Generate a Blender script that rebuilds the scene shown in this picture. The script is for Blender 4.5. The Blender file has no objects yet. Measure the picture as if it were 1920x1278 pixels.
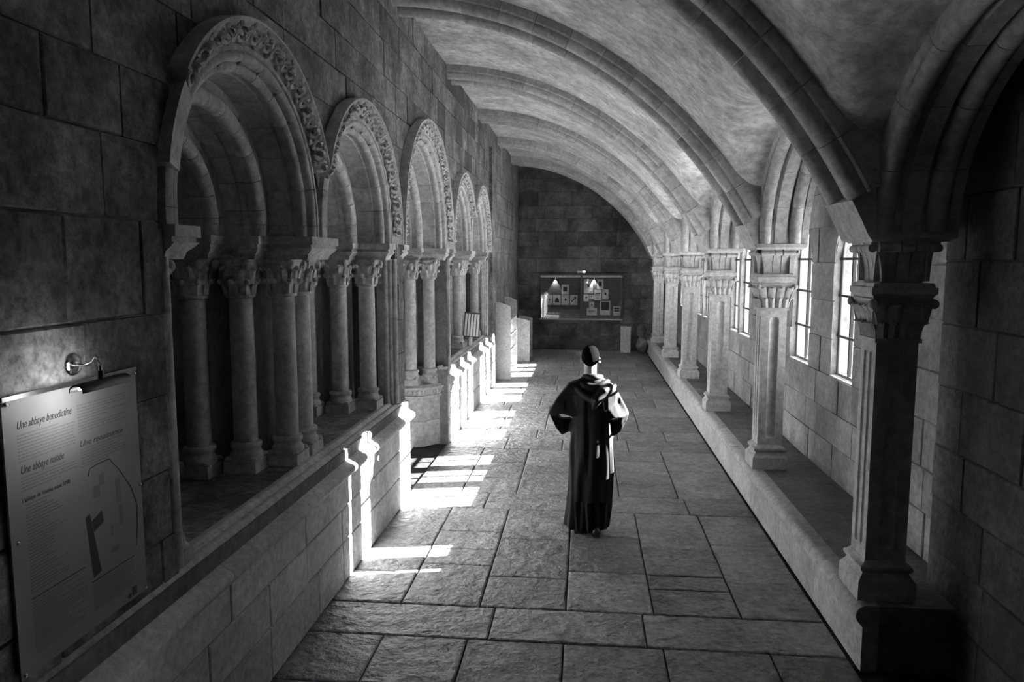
import bpy, bmesh, math, random
from mathutils import Vector, Matrix, Euler
sin, cos, pi, sqrt = math.sin, math.cos, math.pi, math.sqrt
SC = bpy.context.scene
COL = SC.collection
random.seed(7)

# ------------------------------------------------------------------ camera
F = 1380.0
VX, VY = 1098.0, 489.0
pitch = math.atan((639 - VY) / F)
yaw = math.atan((VX - 960) * cos(pitch) / F)
HC = 2.6
cd = bpy.data.cameras.new('camera')
cam = bpy.data.objects.new('camera', cd)
COL.objects.link(cam)
cd.sensor_width = 36.0
cd.lens = F / 1920 * 36.0
cd.clip_start = 0.05
cam.location = (0, 0, HC)
cam.rotation_euler = (pi / 2 - pitch, 0, yaw)
SC.camera = cam
# ------------------------------------------------------------------ sky, sun, exposure
w = bpy.data.worlds.new('sky')
SC.world = w
w.use_nodes = True
w.node_tree.nodes['Background'].inputs[0].default_value = (1, 1, 1, 1)
w.node_tree.nodes['Background'].inputs[1].default_value = 3.0
SUN_DIR = Vector((-1, -0.22, -0.40)).normalized()
sl = bpy.data.lights.new('sun', 'SUN')
sl.energy = 75.0
sl.angle = 0.003
so = bpy.data.objects.new('sun', sl)
COL.objects.link(so)
so.location = (12, 12, 8)
so.rotation_euler = SUN_DIR.to_track_quat('-Z', 'Y').to_euler()
SC.view_settings.view_transform = 'Standard'
SC.view_settings.look = 'None'
SC.view_settings.gamma = 1.0
SC.view_settings.use_curve_mapping = False
SC.view_settings.exposure = 1.05
SC.cycles.use_denoising = True
SC.cycles.max_bounces = 10
SC.cycles.diffuse_bounces = 7
SC.cycles.transparent_max_bounces = 12


# ------------------------------------------------------------------ materials
def new_mat(name):
    m = bpy.data.materials.new(name)
    m.use_nodes = True
    nt = m.node_tree
    return m, nt, nt.nodes['Principled BSDF']


def stone(name, lo, hi, scale=3.0, rough=0.85, bump=0.25, bscale=14.0, rnd=0.25, pits=0.0, spec=0.3, stain=0.0, stscale=0.8, grain=0.3, gscale=18.0, bdist=0.02):
    """grey limestone: blotches, fine grain, each object its own tint, optional pits and damp stains"""
    m, nt, b = new_mat(name)
    N, L = nt.nodes.new, nt.links.new
    tc = N('ShaderNodeTexCoord'); oi = N('ShaderNodeObjectInfo')
    geo = N('ShaderNodeNewGeometry')
    add = N('ShaderNodeVectorMath'); add.operation = 'ADD'
    mul = N('ShaderNodeMath'); mul.operation = 'MULTIPLY'; mul.inputs[1].default_value = 37.0
    L(oi.outputs['Random'], mul.inputs[0])
    L(geo.outputs['Position'], add.inputs[0]); L(mul.outputs[0], add.inputs[1])
    n1 = N('ShaderNodeTexNoise'); n1.inputs['Scale'].default_value = scale
    n1.inputs['Detail'].default_value = 8; n1.inputs['Roughness'].default_value = 0.65
    L(add.outputs[0], n1.inputs['Vector'])
    cr = N('ShaderNodeValToRGB')
    cr.color_ramp.elements[0].position = 0.3; cr.color_ramp.elements[0].color = (lo, lo, lo, 1)
    cr.color_ramp.elements[1].position = 0.72; cr.color_ramp.elements[1].color = (hi, hi, hi, 1)
    L(n1.outputs['Fac'], cr.inputs['Fac'])
    mr = N('ShaderNodeMapRange')
    mr.inputs['To Min'].default_value = 1 - rnd; mr.inputs['To Max'].default_value = 1 + rnd
    L(oi.outputs['Random'], mr.inputs['Value'])
    mx = N('ShaderNodeMix'); mx.data_type = 'RGBA'; mx.blend_type = 'MULTIPLY'; mx.inputs['Factor'].default_value = 1
    L(cr.outputs['Color'], mx.inputs['A']); L(mr.outputs['Result'], mx.inputs['B'])
    out = mx.outputs['Result']
    if stain > 0:
        n3 = N('ShaderNodeTexNoise'); n3.inputs['Scale'].default_value = stscale
        n3.inputs['Detail'].default_value = 6; n3.inputs['Roughness'].default_value = 0.7
        L(geo.outputs['Position'], n3.inputs['Vector'])
        c3 = N('ShaderNodeValToRGB')
        v = 1 - stain
        c3.color_ramp.elements[0].position = 0.40; c3.color_ramp.elements[0].color = (v, v, v, 1)
        c3.color_ramp.elements[1].position = 0.60; c3.color_ramp.elements[1].color = (1, 1, 1, 1)
        L(n3.outputs['Fac'], c3.inputs['Fac'])
        m2 = N('ShaderNodeMix'); m2.data_type = 'RGBA'; m2.blend_type = 'MULTIPLY'; m2.inputs['Factor'].default_value = 1
        L(out, m2.inputs['A']); L(c3.outputs['Color'], m2.inputs['B'])
        out = m2.outputs['Result']
    if grain > 0:
        n5 = N('ShaderNodeTexNoise'); n5.inputs['Scale'].default_value = gscale
        n5.inputs['Detail'].default_value = 6; n5.inputs['Roughness'].default_value = 0.75
        L(add.outputs[0], n5.inputs['Vector'])
        c5 = N('ShaderNodeValToRGB'); g0 = 1 - grain; g1 = 1 + grain * .5
        c5.color_ramp.elements[0].position = 0.36; c5.color_ramp.elements[0].color = (g0, g0, g0, 1)
        c5.color_ramp.elements[1].position = 0.62; c5.color_ramp.elements[1].color = (g1, g1, g1, 1)
        L(n5.outputs['Fac'], c5.inputs['Fac'])
        m5 = N('ShaderNodeMix'); m5.data_type = 'RGBA'; m5.blend_type = 'MULTIPLY'; m5.inputs['Factor'].default_value = 1
        L(out, m5.inputs['A']); L(c5.outputs['Color'], m5.inputs['B'])
        out = m5.outputs['Result']
    L(out, b.inputs['Base Color'])
    b.inputs['Roughness'].default_value = rough
    b.inputs['Specular IOR Level'].default_value = spec
    n2 = N('ShaderNodeTexNoise'); n2.inputs['Scale'].default_value = bscale
    n2.inputs['Detail'].default_value = 7; n2.inputs['Roughness'].default_value = 0.6
    L(add.outputs[0], n2.inputs['Vector'])
    h = n2.outputs['Fac']
    if pits > 0:
        n4 = N('ShaderNodeTexNoise'); n4.inputs['Scale'].default_value = bscale * 0.35
        n4.inputs['Detail'].default_value = 3
        L(add.outputs[0], n4.inputs['Vector'])
        ma = N('ShaderNodeMath'); ma.operation = 'MULTIPLY_ADD'; ma.inputs[1].default_value = pits
        L(n4.outputs['Fac'], ma.inputs[0]); L(h, ma.inputs[2])
        h = ma.outputs[0]
    bp = N('ShaderNodeBump'); bp.inputs['Strength'].default_value = bump; bp.inputs['Distance'].default_value = bdist
    L(h, bp.inputs['Height']); L(bp.outputs['Normal'], b.inputs['Normal'])
    return m


def plain(name, v, rough=0.6, metal=0.0, spec=0.4, emit=0.0):
    m, nt, b = new_mat(name)
    b.inputs['Base Color'].default_value = (v, v, v, 1)
    b.inputs['Roughness'].default_value = rough
    b.inputs['Metallic'].default_value = metal
    b.inputs['Specular IOR Level'].default_value = spec
    if emit:
        b.inputs['Emission Color'].default_value = (1, 1, 1, 1)
        b.inputs['Emission Strength'].default_value = emit
    return m


def glassmat(name, refl=0.05):
    m = bpy.data.materials.new(name); m.use_nodes = True
    nt = m.node_tree; nt.nodes.clear()
    o = nt.nodes.new('ShaderNodeOutputMaterial'); t = nt.nodes.new('ShaderNodeBsdfTransparent')
    g = nt.nodes.new('ShaderNodeBsdfGlossy'); g.inputs['Roughness'].default_value = 0.02
    x = nt.nodes.new('ShaderNodeMixShader'); x.inputs[0].default_value = refl
    nt.links.new(t.outputs[0], x.inputs[1]); nt.links.new(g.outputs[0], x.inputs[2])
    nt.links.new(x.outputs[0], o.inputs[0])
    return m


M = {}
M['wall'] = stone('wall_limestone', 0.11, 0.40, 3.4, bump=0.8, bscale=14, rnd=0.28, stain=0.5, stscale=1.6, grain=.5, gscale=22)
M['old_and_shade_stone'] = stone('weathered_and_shade_stone', 0.05, 0.13, 3.0, bump=0.6, bscale=14, grain=.4)  # odd weathered stones; also carries the painted shade of the near right wall
M['wallr'] = stone('window_wall_limestone', 0.24, 0.42, 2.6, bump=0.45, bscale=15, rnd=0.16, stain=.3, stscale=1.4)  # albedo lowered to put the backlit wall's shade into its colour
M['seat'] = stone('worn_bench_top', 0.09, 0.22, 3.0, rough=.6, bump=0.5, bscale=18, rnd=0.18, grain=.4)
M['wallmortar'] = stone('mortar', 0.16, 0.30, 6, bump=0.3)
M['dado'] = stone('parapet_limestone', 0.46, 0.68, 2.2, bump=0.25, bscale=18, rnd=0.12)
M['carve'] = stone('carved_limestone', 0.40, 0.66, 5.0, bump=0.3, bscale=26, rnd=0.10)
M['floor'] = stone('flagstone_limestone', 0.16, 0.36, 2.6, rough=0.5, bump=1.0, bscale=22, rnd=0.26, pits=2.2, spec=0.5, bdist=.035, grain=.4)
M['joint'] = stone('floor_joint_earth', 0.02, 0.05, 8, bump=0.2)
M['plaster'] = stone('vault_plaster', 0.52, 0.84, 1.8, bump=0.5, bscale=9, rnd=0.0, stain=0.35, stscale=2.2, grain=.35, gscale=12)
M['rib'] = stone('rib_limestone', 0.34, 0.54, 3.0, bump=0.25, bscale=20, rnd=0.14)
M['pier'] = stone('pier_limestone', 0.38, 0.56, 3.0, bump=0.22, bscale=22, rnd=0.08)
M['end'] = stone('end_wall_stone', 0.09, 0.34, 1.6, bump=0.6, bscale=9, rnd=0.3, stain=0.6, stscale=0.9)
M['dark'] = stone('shade_dark_stone', 0.03, 0.07, 1.5, bump=0.3)  # near-black colour puts the dimness of unlit rooms into the stone
M['bench'] = stone('bench_limestone', 0.30, 0.50, 2.5, bump=0.35, bscale=15, rnd=0.12)
M['gravel'] = stone('garden_gravel', 0.55, 0.7, 6, bump=0.2, rnd=0)
M['iron'] = plain('wrought_iron', 0.03, 0.5, 0.4)
M['lead'] = plain('window_frame_paint', 0.22, 0.6)
M['glass'] = glassmat('window_glass', 0.06)
M['caseglass'] = glassmat('display_case_glass', 0.07)
M['cloth'] = plain('black_wool', 0.006, 0.75, spec=0.3)
M['cloth2'] = plain('black_wool_hood', 0.007, 0.65, spec=0.35)
M['skin'] = plain('skin', 0.42, 0.55)
M['hair'] = stone('cropped_hair', 0.0015, 0.004, 30, bump=0.6, bscale=160, rnd=0, spec=.02, grain=0)
M['leather'] = plain('black_leather', 0.02, 0.35)
M['chrome'] = plain('polished_brass', 0.55, 0.2, 1.0)
M['darkmetal'] = plain('dark_metal', 0.10, 0.3, 0.9)
M['panel'] = stone('panel_print', 0.20, 0.27, 1.5, rough=0.45, bump=0.02, rnd=0, grain=0)
M['ink'] = plain('printing_ink', 0.03, 0.6)
M['inkgrey'] = plain('grey_ink', 0.16, 0.6)
M['wood'] = stone('painted_board', 0.52, 0.62, 4, rough=0.6, bump=0.05, rnd=0.05)
M['wooddark'] = plain('dark_wood', 0.06, 0.5)
M['felt'] = stone('notice_board_felt', 0.10, 0.15, 12, bump=0.1, rnd=0)
M['paper'] = stone('paper', 0.55, 0.7, 8, rough=0.7, bump=0.02, rnd=0.15)
M['white'] = plain('white_paint', 0.75, 0.5)
M['bulb'] = plain('lamp_tube', 0.9, 0.4, emit=2.5)
M['leaf'] = stone('foliage', 0.25, 0.5, 9, bump=0.2, rnd=0.2)


# ------------------------------------------------------------------ mesh helpers
class MB:
    def __init__(self):
        self.v = []; self.f = []

    def add(self, vs, fs):
        n = len(self.v)
        self.v += [tuple(p) for p in vs]
        self.f += [tuple(i + n for i in q) for q in fs]
        return self

    def box(self, x0, x1, y0, y1, z0, z1):
        return self.frustum((x0, x1, y0, y1), z0, (x0, x1, y0, y1), z1)

    def frustum(self, b, z0, t, z1):
        vs = [(b[0], b[2], z0), (b[1], b[2], z0), (b[1], b[3], z0), (b[0], b[3], z0),
              (t[0], t[2], z1), (t[1], t[2], z1), (t[1], t[3], z1), (t[0], t[3], z1)]
        return self.add(vs, [(3, 2, 1, 0), (4, 5, 6, 7), (0, 1, 5, 4), (1, 2, 6, 5), (2, 3, 7, 6), (3, 0, 4, 7)])

    def rings(self, rings, closed=True, caps=True):
        """list of rings (each n points) -> skin"""
        n = len(rings[0]); vs = [p for r in rings for p in r]; fs = []
        for i in range(len(rings) - 1):
            for j in range(n if closed else n - 1):
                k = (j + 1) % n
                fs.append((i * n + j, i * n + k, (i + 1) * n + k, (i + 1) * n + j))
        if caps and closed:
            fs.append(tuple(range(n))[::-1]); b = (len(rings) - 1) * n
            fs.append(tuple(b + j for j in range(n)))
        return self.add(vs, fs)

    def lathe(self, prof, c=(0, 0), n=24, caps=True):
        R = []
        for r, z in prof:
            R.append([(c[0] + r * cos(2 * pi * k / n), c[1] + r * sin(2 * pi * k / n), z) for k in range(n)])
        return self.rings(R, True, caps)

    def tube(self, pts, r, n=8, caps=True):
        pts = [Vector(p) for p in pts]
        rr = r if isinstance(r, (list, tuple)) else [r] * len(pts)
        R = []; up = Vector((0, 0, 1))
        for i, p in enumerate(pts):
            t = (pts[min(i + 1, len(pts) - 1)] - pts[max(i - 1, 0)]).normalized()
            u = up if abs(t.dot(up)) < 0.95 else Vector((0, 1, 0))
            a = t.cross(u).normalized(); b = a.cross(t).normalized()
            R.append([tuple(p + a * rr[i] * cos(2 * pi * k / n) + b * rr[i] * sin(2 * pi * k / n)) for k in range(n)])
        return self.rings(R, True, caps)

    def ell(self, c, r, n=12, m=7, rot=None):
        R = []
        for i in range(m + 1):
            t = -pi / 2 + pi * i / m
            ring = []
            for k in range(n):
                p = Vector((r[0] * max(cos(t), 0.02) * cos(2 * pi * k / n), r[1] * max(cos(t), 0.02) * sin(2 * pi * k / n), r[2] * sin(t)))
                if rot: p = rot @ p
                ring.append((c[0] + p.x, c[1] + p.y, c[2] + p.z))
            R.append(ring)
        return self.rings(R)

    def mesh(self, name):
        me = bpy.data.meshes.new(name)
        me.from_pydata(self.v, [], self.f)
        bm = bmesh.new(); bm.from_mesh(me)
        bmesh.ops.recalc_face_normals(bm, faces=bm.faces)
        bm.to_mesh(me); bm.free()
        return me

    def obj(self, name, mat, parent=None, smooth=None, loc=None):
        return link(name, self.mesh(name), mat, parent, smooth, loc)


def link(name, me, mat, parent=None, smooth=None, loc=None):
    if mat is not None and not me.materials:
        me.materials.append(mat)
    if smooth is not None:
        me.shade_smooth()
        try:
            me.set_sharp_from_angle(angle=math.radians(smooth))
        except Exception:
            pass
    o = bpy.data.objects.new(name, me)
    COL.objects.link(o)
    if parent is not None:
        o.parent = parent
    if loc is not None:
        o.location = loc
    return o


def empty(name, loc=(0, 0, 0)):
    o = bpy.data.objects.new(name, None)
    o.empty_display_size = 0.1
    COL.objects.link(o); o.location = loc
    return o


def tag(o, label, cat, group=None):
    o['label'] = label; o['category'] = cat
    if group: o['group'] = group
    return o


def struct(o):
    o['kind'] = 'structure'
    return o


def copy_tree(o, parent=None):
    c = o.copy(); COL.objects.link(c); c.parent = parent
    for ch in list(o.children):
        copy_tree(ch, c)
    return c


def relative(p, thing):
    """parts are modelled in world coordinates; shift them under their thing"""
    p.location = p.location - thing.location
    return p


# ------------------------------------------------------------------ constants of the place
XL = -1.955           # left wall face
XD = -1.915           # parapet face
XB = 1.768            # bench face
XW = 2.46             # window wall face
YE = 21.6             # end wall
ZA = 2.77             # springing level
PITCH = 3.0
PY = [4.88 + PITCH * i for i in range(-2, 6)]       # pier centres (index 2 = nearest seen)
SMALL = (0.83, 0.66, 0.49)
BIG = (1.15, 0.98, 0.81)
ARCH = [(4.29, SMALL), (6.35, SMALL), (9.0, BIG), (11.6, SMALL), (13.56, SMALL)]
STILT = 0.08
D = [(0.0, 0.30), (0.30, 0.55), (0.55, 0.85)]       # depth of the orders
HOOD = 0.27


# ------------------------------------------------------------------ floor
fl = struct(MB().box(-2.4, 2.9, 3.2, YE + 0.1, -0.30, -0.018).obj('floor', M['joint']))
flag_cache = {}


def flagstone(x0, x1, y0, y1):
    g = 0.006
    wx, wy = x1 - x0 - 2 * g, y1 - y0 - 2 * g
    if wx < 0.05 or wy < 0.05: return
    key = (round(wx, 3), round(wy, 3))
    if key not in flag_cache:
        m = MB(); a, b = wx / 2, wy / 2; e = 0.012
        R = [[(-a, -b, -0.1), (a, -b, -0.1), (a, b, -0.1), (-a, b, -0.1)],
             [(-a, -b, -0.006), (a, -b, -0.006), (a, b, -0.006), (-a, b, -0.006)],
             [(-a + e, -b + e, 0), (a - e, -b + e, 0), (a - e, b - e, 0), (-a + e, b - e, 0)]]
        m.rings(R)
        flag_cache[key] = m.mesh('flagstone')
        flag_cache[key].materials.append(M['floor'])
    o = link('flagstone', flag_cache[key], None, fl, None,
             ((x0 + x1) / 2, (y0 + y1) / 2, random.uniform(-0.003, 0.001)))
    o.rotation_euler = (random.uniform(-.002, .002), random.uniform(-.002, .002), 0)


FX0, FX1 = -1.96, 1.75


def band(y0, y1, xs, crosses=None):
    xs = [FX0] + xs + [FX1]
    for i in range(len(xs) - 1):
        ys = [y0] + (crosses[i] if crosses else []) + [y1]
        for j in range(len(ys) - 1):
            flagstone(xs[i], xs[i + 1], ys[j], ys[j + 1])


band(3.3, 4.2, [-1.3, -0.6, 0.15, 0.9])
band(4.2, 4.80, [-1.38, -0.786, -0.122, 0.55, 1.25])
band(4.80, 5.28, [-0.65, 0.445])
band(5.28, 7.49, [-1.38, -0.773, -0.12, 0.533, 1.17],
     [[5.84, 6.45], [6.04, 6.39, 6.82], [5.83, 6.67], [5.99, 6.8], [5.72, 5.98, 6.56], [5.9, 6.7]])
band(7.49, 8.02, [-1.05, -0.15, 0.22, 1.1], None)
band(8.02, 10.0, [-1.38, -0.75, -0.12, 0.40, 1.05],
     [[8.75, 9.4], [8.6, 9.3], [8.5, 9.2], [8.8], [8.5, 8.95, 9.5], [9.1]])
band(10.0, 10.62, [-1.1, -0.3, 0.62])
band(10.62, 11.2, [-1.5, -0.7, 0.1, 0.5, 1.2])
band(11.2, 13.1, [-1.3, -0.6, 0.2, 0.85], [[12.2], [11.9, 12.5], [12.1], [11.8, 12.6], [12.3]])
yy = 13.1
while yy < YE - 0.3:
    h = random.uniform(0.55, 0.9)
    y2 = min(yy + h, YE)
    xs = []; x = FX0 + random.uniform(0.4, 0.9)
    while x < FX1 - 0.35:
        xs.append(round(x, 2)); x += random.uniform(0.55, 0.95)
    band(yy, y2, xs); yy = y2


# ------------------------------------------------------------------ ashlar walls
def ashlar(parent, mat, place, u0, u1, courses, openings=(), seed=1, wmin=.4, wmax=.85, name='stone', depth=0.06, rel=0.006, odd=None, join=False):
    """stones as single objects. place(u, d, z) -> point, d = distance proud of the wall face.
    openings: list of (ua, ub, lo(u), hi(u))."""
    rnd = random.Random(seed)
    far = MB()
    for z0, z1 in courses:
        u = u0 + rnd.uniform(-wmax, 0)
        while u < u1:
            wd = rnd.uniform(wmin, wmax)
            a, b = max(u, u0), min(u + wd, u1)
            u += wd
            if b - a < 0.06: continue
            pr = rnd.uniform(-rel, rel)
            mat_ = mat
            if odd and z0 > 3.4 and a > 8.5 and rnd.random() < odd[0]: mat_ = odd[1]
            g = 0.004
            aa, bb, za, zb = a + g, b - g, z0 + g, z1 - g
            hit = [o for o in openings if o[0] < bb and o[1] > aa]
            if not hit:
                e = 0.007
                ring = lambda d, i: [place(aa + i, d, za + i), place(bb - i, d, za + i), place(bb - i, d, zb - i), place(aa + i, d, zb - i)]
                sm_ = far if join else MB()
                sm_.rings([ring(-depth, 0), ring(pr - e, 0), ring(pr, e)])
                if not join: sm_.obj(name, mat_, parent)
                continue
            us = set([aa, bb])
            n = max(2, int((bb - aa) / 0.04))
            for k in range(n + 1): us.add(aa + (bb - aa) * k / n)
            for o in hit:
                for q in (o[0], o[1]):
                    for ee in (-1e-4, 1e-4):
                        if aa < q + ee < bb: us.add(q + ee)
            us = sorted(us)

            def cut(uu):
                lo, hi = 1e9, -1e9
                for o in hit:
                    if o[0] <= uu <= o[1]:
                        lo = min(lo, o[2](uu)); hi = max(hi, o[3](uu))
                return lo, hi
            for part in ('below', 'above'):
                runs = []; cur = []
                for uu in us:
                    lo, hi = cut(uu)
                    if lo > hi:
                        seg = (za, zb) if part == 'above' else None
                    elif part == 'above':
                        seg = (max(za, hi), zb)
                    else:
                        seg = (za, min(zb, lo))
                    if seg and seg[1] - seg[0] > 0.004:
                        cur.append((uu,) + seg)
                    else:
                        if len(cur) > 1: runs.append(cur)
                        cur = []
                if len(cur) > 1: runs.append(cur)
                for r in runs:
                    if r[-1][0] - r[0][0] < 0.02: continue
                    rr = [[place(q[0], -depth, q[1]), place(q[0], pr, q[1]), place(q[0], pr, q[2]), place(q[0], -depth, q[2])] for q in r]
                    sm_ = far if join else MB()
                    sm_.rings(rr)
                    if not join: sm_.obj(name, mat_, parent)
    if join:
        far.obj('distant_stones', mat, parent)['kind'] = 'stuff'


def hood_top(yc, ro):
    return lambda u: ZA + STILT + sqrt(max(ro * ro - (u - yc) ** 2, 0))


def gate_lo(ya, yb, sill):
    return lambda u: sill if ya < u < yb else ZA - 0.02


DOOR = (7.80, 10.33)
OPENINGS = []
for (yc, R) in ARCH:
    ro = R[0] + HOOD - 0.05
    if yc < 7: ga = (3.27, 7.50, 1.08)
    elif yc > 11: ga = (10.48, 14.66, 1.08)
    else: ga = (DOOR[0], DOOR[1], -1)
    OPENINGS.append((yc - ro, yc + ro, gate_lo(*ga), hood_top(yc, ro)))
# rectangular openings under the springing
OPENINGS.append((3.27, 7.50, lambda u: 1.08, lambda u: ZA - 0.02))
OPENINGS.append((10.48, 14.66, lambda u: 1.08, lambda u: ZA - 0.02))
OPENINGS.append((DOOR[0], DOOR[1], lambda u: -1.0, lambda u: ZA - 0.02))
OPENINGS.sort(key=lambda o: o[0])


def core_strips(m, us, x0, x1, zlo, zhi, ops):
    """solid wall between x0 and x1 with the openings left out, in vertical strips"""
    us = sorted(us)
    for i in range(len(us) - 1):
        a, b = us[i], us[i + 1]
        if b - a < 1e-6: continue
        cols = []
        for uu in (a + 1e-6, b - 1e-6):
            lo, hi = 1e9, -1e9
            for o in ops:
                if o[0] <= uu <= o[1]:
                    lo = min(lo, o[2](uu)); hi = max(hi, o[3](uu))
            cols.append((lo, hi))
        (l0, h0), (l1, h1) = cols
        if l0 > h0 or l1 > h1:
            segs = [((zlo, zhi), (zlo, zhi))]
        else:
            segs = [((max(zlo, h0), zhi), (max(zlo, h1), zhi))]
            if l0 > zlo + .01: segs.append(((zlo, l0), (zlo, l1)))
        for (s0, s1) in segs:
            m.add([(x0, a, s0[0]), (x1, a, s0[0]), (x1, a, s0[1]), (x0, a, s0[1]),
                   (x0, b, s1[0]), (x1, b, s1[0]), (x1, b, s1[1]), (x0, b, s1[1])],
                  [(0, 1, 2, 3), (7, 6, 5, 4), (0, 4, 5, 1), (1, 5, 6, 2), (2, 6, 7, 3), (3, 7, 4, 0)])


us = [1.6, YE + .3]
for o in OPENINGS:
    us += [o[0], o[1]] + [o[0] + (o[1] - o[0]) * k / 28 for k in range(29)]
cm = MB()
core_strips(cm, set(round(q, 5) for q in us), XL - 0.55, XL - 0.015, -0.2, 6.0, OPENINGS)
wl = struct(cm.obj('wall_left', M['wallmortar']))
courses = [(0.0, .33), (.33, .66), (.66, .97), (.97, 1.3), (1.3, 1.62), (1.62, 1.98), (1.98, 2.36), (2.36, 2.78)]
z = 2.78
for h in (.34, .30, .36, .31, .29, .33, .30, .34): courses.append((z, z + h)); z += h
WL_ops = list(OPENINGS)
# the parapets hide the wall below their tops
near = [(a, b) for a, b in courses if b > 0.9]
ashlar(wl, M['wall'], lambda u, d, z: (XL + d, u, z), 1.6, 13.9, near, WL_ops, seed=5, wmin=.40, wmax=.86, odd=(.22, M['old_and_shade_stone']))
ashlar(wl, M['wall'], lambda u, d, z: (XL + d, u, z), 13.9, YE, courses, WL_ops, seed=9, wmin=.45, wmax=.9, join=True)
# shallow pilaster on the left wall beyond the arcade
pil = tag(empty('pilaster', (XL, 15.3, 0)), 'shallow stone pilaster on the left wall just before the shelf unit', 'pilaster')
zz = 0.0
for i in range(14):
    h = random.uniform(.3, .42)
    if zz + h > 5.05: break
    MB().box(0, 0.06, -.28, .28, zz + .003, zz + h - .003).obj('stone', M['wall'], pil)
    zz += h

# dim chapter room behind the arches
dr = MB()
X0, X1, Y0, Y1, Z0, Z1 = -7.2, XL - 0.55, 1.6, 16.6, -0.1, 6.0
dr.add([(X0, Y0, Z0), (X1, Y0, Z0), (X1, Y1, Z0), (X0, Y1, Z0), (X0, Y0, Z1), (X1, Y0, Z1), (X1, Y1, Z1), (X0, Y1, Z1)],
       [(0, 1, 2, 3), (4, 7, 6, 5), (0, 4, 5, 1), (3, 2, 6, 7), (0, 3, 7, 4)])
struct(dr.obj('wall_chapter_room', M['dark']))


# ------------------------------------------------------------------ parapets on the left
def parapet(ya, yb, name, seed):
    rnd = random.Random(seed)
    root = struct(MB().box(XL - 0.87, XD - 0.02, ya, yb, -0.1, 1.07).obj(name, M['wallmortar']))
    ends = lambda u, d, z: (XD + d, u, z)
    ashlar(root, M['dado'], ends, ya, yb, [(0.0, .34), (.34, .62), (.62, .86)], (), seed=seed, wmin=.55, wmax=1.1, rel=.003)
    # moulded ledge, in lengths
    prof = [(XL - .06, .855), (XD + .002, .855), (XD + .012, .868)]
    for k in range(9):
        t = -pi / 2 + pi * k / 8
        prof.append((XD + .018 + .042 * cos(t), .912 + .042 * sin(t)))
    prof += [(XD + .012, .960), (XL + .012, .985), (XL + .010, 1.045), (XL - .06, 1.045)]
    prof2 = [(XL - .09, 1.04), (XL + .008, 1.045)]
    for k in range(7):
        t = -pi / 4 + pi * .9 * k / 6
        prof2.append((XL - .025 + .032 * cos(t), 1.068 + .032 * sin(t)))
    prof2 += [(XL - .055, 1.092), (XL - .065, 1.10)]
    for k in range(6):
        t = -.2 + pi * .7 * k / 5
        prof2.append((XL - .088 + .022 * cos(t), 1.098 + .022 * sin(t)))
    prof2 += [(XL - .13, 1.112)]
    for pr, nm, wmn, wmx in ((prof, 'ledge_moulding', .8, 1.3), (prof2, 'sill_moulding', .7, 1.2)):
        y = ya
        while y < yb - .01:
            y2 = y + rnd.uniform(wmn, wmx)
            if y2 > yb - .4: y2 = yb
            MB().rings([[(p[0], y + .002, p[1]) for p in pr], [(p[0], y2 - .002, p[1]) for p in pr]]).obj(nm, M['dado'], root, 40)
            y = y2
    # sill slabs
    y = ya
    while y < yb - .01:
        y2 = y + rnd.uniform(.7, 1.1)
        if y2 > yb - .4: y2 = yb
        MB().box(XL - .88, XL - .10, y + .003, y2 - .003, 1.06, 1.108).obj('sill_slab', M['wall'], root)
        y = y2
    return root


parapet(1.6, 7.86, 'baseboard_left', 21)
parapet(10.2, 14.95, 'baseboard_left_far', 22)

# ------------------------------------------------------------------ left arches


def sweep_arch(prof, yc, zc, t0, t1, n, dz0=0.0):
    R = []
    for k in range(n + 1):
        t = t0 + (t1 - t0) * k / n
        R.append([(x, yc + r * cos(t), zc + r * sin(t)) for (r, x) in prof])
    return MB().rings(R)


def roll(cr, cx, rad, a0, a1, n=7):
    return [(cr + rad * sin(a0 + (a1 - a0) * k / n), cx + rad * cos(a0 + (a1 - a0) * k / n)) for k in range(n + 1)]


def order_profile(k, R):
    """closed profile (r, X) of one order. front is +X, soffit is small r"""
    d0, d1 = D[k]
    x0, x1 = XL - d0, XL - d1
    r = R[k]
    if k == 0:
        p = [(r + .16, x1), (r + .16, x0 + .005), (r + .135, x0 + .018), (r + .115, x0 + .018), (r + .108, x0 - .01)]
        p += roll(r + .085, x0 - .012, .028, pi * .35, -pi * .6, 6)       # first roll
        p += [(r + .052, x0 - .045)]
        p += roll(r + .034, x0 - .068, .034, pi * .3, -pi * .75, 7)       # arris roll
        p += [(r + .012, x0 - .12), (r, x0 - .13), (r, x1)]
    else:
        s = .058 if k == 1 else .05
        p = [(r + .30, x1), (r + .30, x0), (r + .14, x0 - .002), (r + .125, x0 - .02)]
        p += roll(r + s, x0 - .03, s, pi * .25, -pi * .8, 9)
        p += [(r + .02, x0 - .12), (r + .005, x0 - .13), (r, x1)]
    return p


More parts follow.
